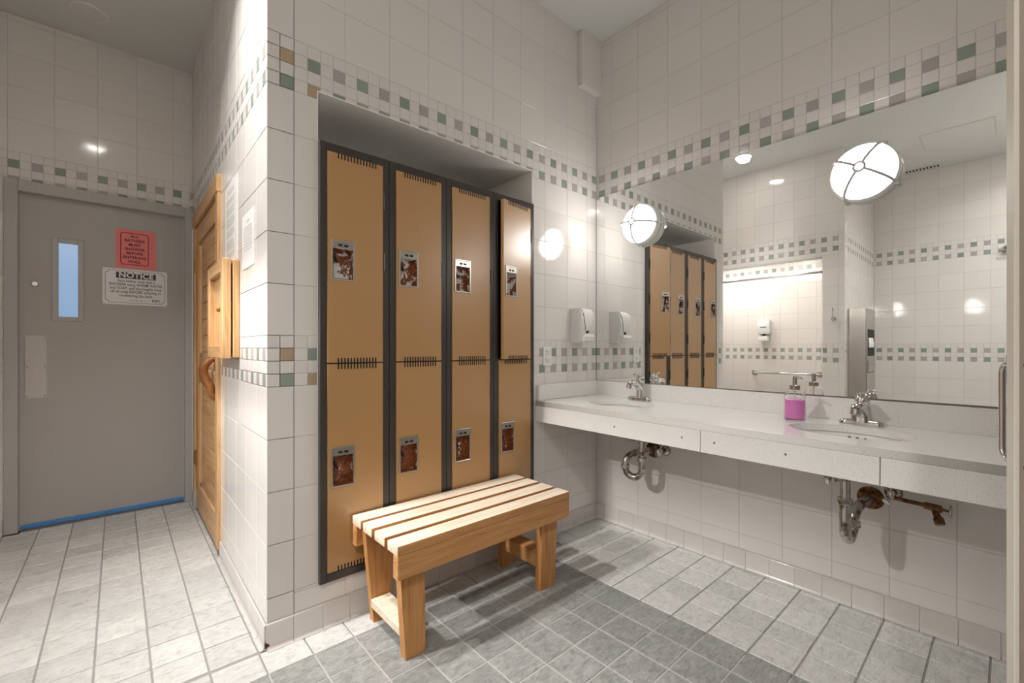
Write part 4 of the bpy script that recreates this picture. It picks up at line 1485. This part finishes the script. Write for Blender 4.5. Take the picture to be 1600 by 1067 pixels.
# grab bar
gb = thing('grab_bar', 'chrome grab bar on the shower back wall', 'rail', (SB, 0.08, 0.80), world=True)
gy0, gy1, gz = -0.29, 0.46, 0.805
pth = [(SB + 0.002, gy0, gz), (SB + 0.035, gy0, gz), (SB + 0.048, gy0 + 0.006, gz), (SB + 0.054, gy0 + 0.02, gz), (SB + 0.054, gy1 - 0.02, gz), (SB + 0.048, gy1 - 0.006, gz), (SB + 0.035, gy1, gz), (SB + 0.002, gy1, gz)]
obj('bar', MB().tube(pth, 0.016, 16), 'chrome', gb, 50)
for y in (gy0, gy1):
    obj('end_flange', MB().lathe([(0.038, 0), (0.038, 0.006), (0.030, 0.012)], Matrix.Translation((SB + 0.0005, y, gz)) @ Matrix.Rotation(R(90), 4, 'Y'), 24), 'chrome_dull', gb, 40)

# curtain rod
cr = thing('curtain_rod', 'chrome shower curtain rod across the shower opening', 'rail', (XW - 0.06, 0.2, 1.94), world=True)
obj('rod', MB().cyl((XW - 0.06, SH0 + 0.006, 1.938), (XW - 0.06, SH1 - 0.006, 1.938), 0.0125, n=16), 'chrome', cr, 50)
for y, s_ in ((SH0 + 0.0005, 1), (SH1 - 0.0005, -1)):
    obj('end_flange', MB().cyl((XW - 0.06, y, 1.938), (XW - 0.06, y + s_ * 0.016, 1.938), 0.026, 0.020, 20), 'chrome_dull', cr, 40)

# robe hook
rh = thing('robe_hook', 'small chrome robe hook on the tiled pier beside the shower', 'hook', (XW, -0.645, 1.44), world=True)
obj('hook_plate', MB().lathe([(0.022, 0), (0.022, 0.004), (0.014, 0.010)], Matrix.Translation((XW + 0.0005, -0.648, 1.435)) @ Matrix.Rotation(R(90), 4, 'Y'), 20), 'chrome', rh, 40)
obj('hook_arm', MB().tube(smooth_path([(XW + 0.008, -0.648, 1.437), (XW + 0.03, -0.648, 1.455), (XW + 0.036, -0.648, 1.49), (XW + 0.03, -0.648, 1.52), (XW + 0.045, -0.648, 1.54)], 6), [0.006] * 24 + [0.009], 10), 'chrome', rh, 60)
obj('hook_prong', MB().tube(smooth_path([(XW + 0.010, -0.648, 1.43), (XW + 0.03, -0.648, 1.412), (XW + 0.048, -0.648, 1.420), (XW + 0.052, -0.648, 1.436)], 5), 0.006, 10), 'chrome', rh, 60)

# rail on the far wall
tr_ = thing('towel_rail', 'thin chrome double rail on the far tiled wall in the mirror', 'rail', (XF, -1.9, 2.16), world=True)
obj('rod', MB().cyl((XF + 0.05, -1.775, 2.155), (XF + 0.05, -2.30, 2.155), 0.008, n=12), 'chrome_dull', tr_, 50)
obj('rod', MB().cyl((XF + 0.05, -1.80, 2.185), (XF + 0.05, -2.30, 2.185), 0.006, n=12), 'chrome_dull', tr_, 50)
obj('bracket', MB().cbox(XF + 0.0005, XF + 0.058, -1.835, -1.815, 2.140, 2.200, 0.003), 'chrome_dull', tr_)

# ceiling fittings
def pot(x, y, z, lit, label, grp):
    p = thing('ceiling_light', label, 'light', (x, y, z), group=grp)
    obj('trim_ring', MB().lathe([(0.092, -0.0003), (0.090, -0.004), (0.078, -0.006), (0.074, -0.003)], None, 40, True, False), 'lamp_white', p, 40)
    if lit:
        obj('lens', MB().lathe([(0.074, -0.003), (0.072, -0.006)], None, 32, True, True), 'pot_glow', p)
    else:
        obj('lens', MB().lathe([(0.074, -0.003), (0.072, -0.0045)], None, 32, True, True), 'ceiling_paint', p)
    return p
pot(-2.59, 0.04, ZC, True, 'lit round ceiling light over the mouth of the passage', 'recessed ceiling lights')
pot(-3.62, 0.06, 2.35, True, 'lit round ceiling light inside the shower', 'recessed ceiling lights')
pot(-3.62, 0.62, 2.35, True, 'added round fill light brightening the shower back wall', 'recessed ceiling lights')
pot(-3.85, -2.05, ZC, True, 'added round fill light over the far corridor', 'recessed ceiling lights')
pot(-2.90, -2.30, ZC, True, 'added round fill light, unseen behind the camera position', 'recessed ceiling lights')
pot(-2.54, 1.86, ZC, False, 'flush round ceiling cover in front of the grey door', 'recessed ceiling lights')
cv = thing('ceiling_vent', 'slotted air vent in the ceiling by the far wall', 'vent', (-4.41, -1.16, ZC))
obj('vent_frame', MB().cbox(-0.055, 0.055, -0.19, 0.19, -0.008, -0.0005, 0.002), 'ceiling_paint', cv)
for k in range(12):
    obj('vent_slot', MB().box(-0.035, 0.035, -0.17 + k * 0.029, -0.155 + k * 0.029, -0.0092, -0.0078), 'dark_slot', cv)
cp_ = thing('access_panel', 'square flush access panel in the ceiling', 'panel', (-3.60, -1.52, ZC))
obj('panel_frame', MB().box(-0.25, 0.25, -0.25, 0.25, -0.0025, -0.0005), 'grout', cp_)
obj('panel_door', MB().box(-0.243, 0.243, -0.243, 0.243, -0.004, -0.0024), 'ceiling_paint', cp_)

# ---------------------------------------------------------------- cubicle door at the right edge
ang = R(22)
pd = thing('cubicle_door', 'beige cubicle door standing open at the right edge', 'door', (-1.290, -1.8585, 0.12), (0, 0, ang - R(90)))
# local x runs from the free edge into the door, local +y is the far side
obj('door_panel', MB().cbox(0.0, 0.62, 0.0, 0.022, 0.0, 1.90, 0.002), 'partition_beige', pd)
obj('edge_trim', MB().cbox(-0.0022, 0.0045, -0.0012, 0.0232, 0.0, 1.902, 0.001), 'partition_edge', pd)
hz0, hz1 = 0.815, 0.985
hp = []
r_ = 0.018
hx, hy = 0.016, 0.082
def arc(cy, cz, a0, a1, n=6):
    return [(hx, cy + r_ * math.cos(R(a0 + (a1 - a0) * k / n)), cz + r_ * math.sin(R(a0 + (a1 - a0) * k / n))) for k in range(n + 1)]
hp = [(hx, 0.021, hz0)] + arc(hy - r_, hz0 + r_, -90, 0) + arc(hy - r_, hz1 - r_, 0, 90) + [(hx, 0.021, hz1)]
obj('door_handle', MB().tube(hp, 0.0048, 14), 'chrome', pd, 60)
for z in (hz0, hz1):
    obj('through_bolt', MB().lathe([(0.007, 0), (0.006, 0.003), (0.003, 0.004)], Matrix.Translation((hx, 0.0, z)) @ Matrix.Rotation(R(90), 4, 'X'), 14), 'dark_slot', pd, 40)

# clean helper flags, unify names
for o in bpy.data.objects:
    if '_w' in o:
        del o['_w']
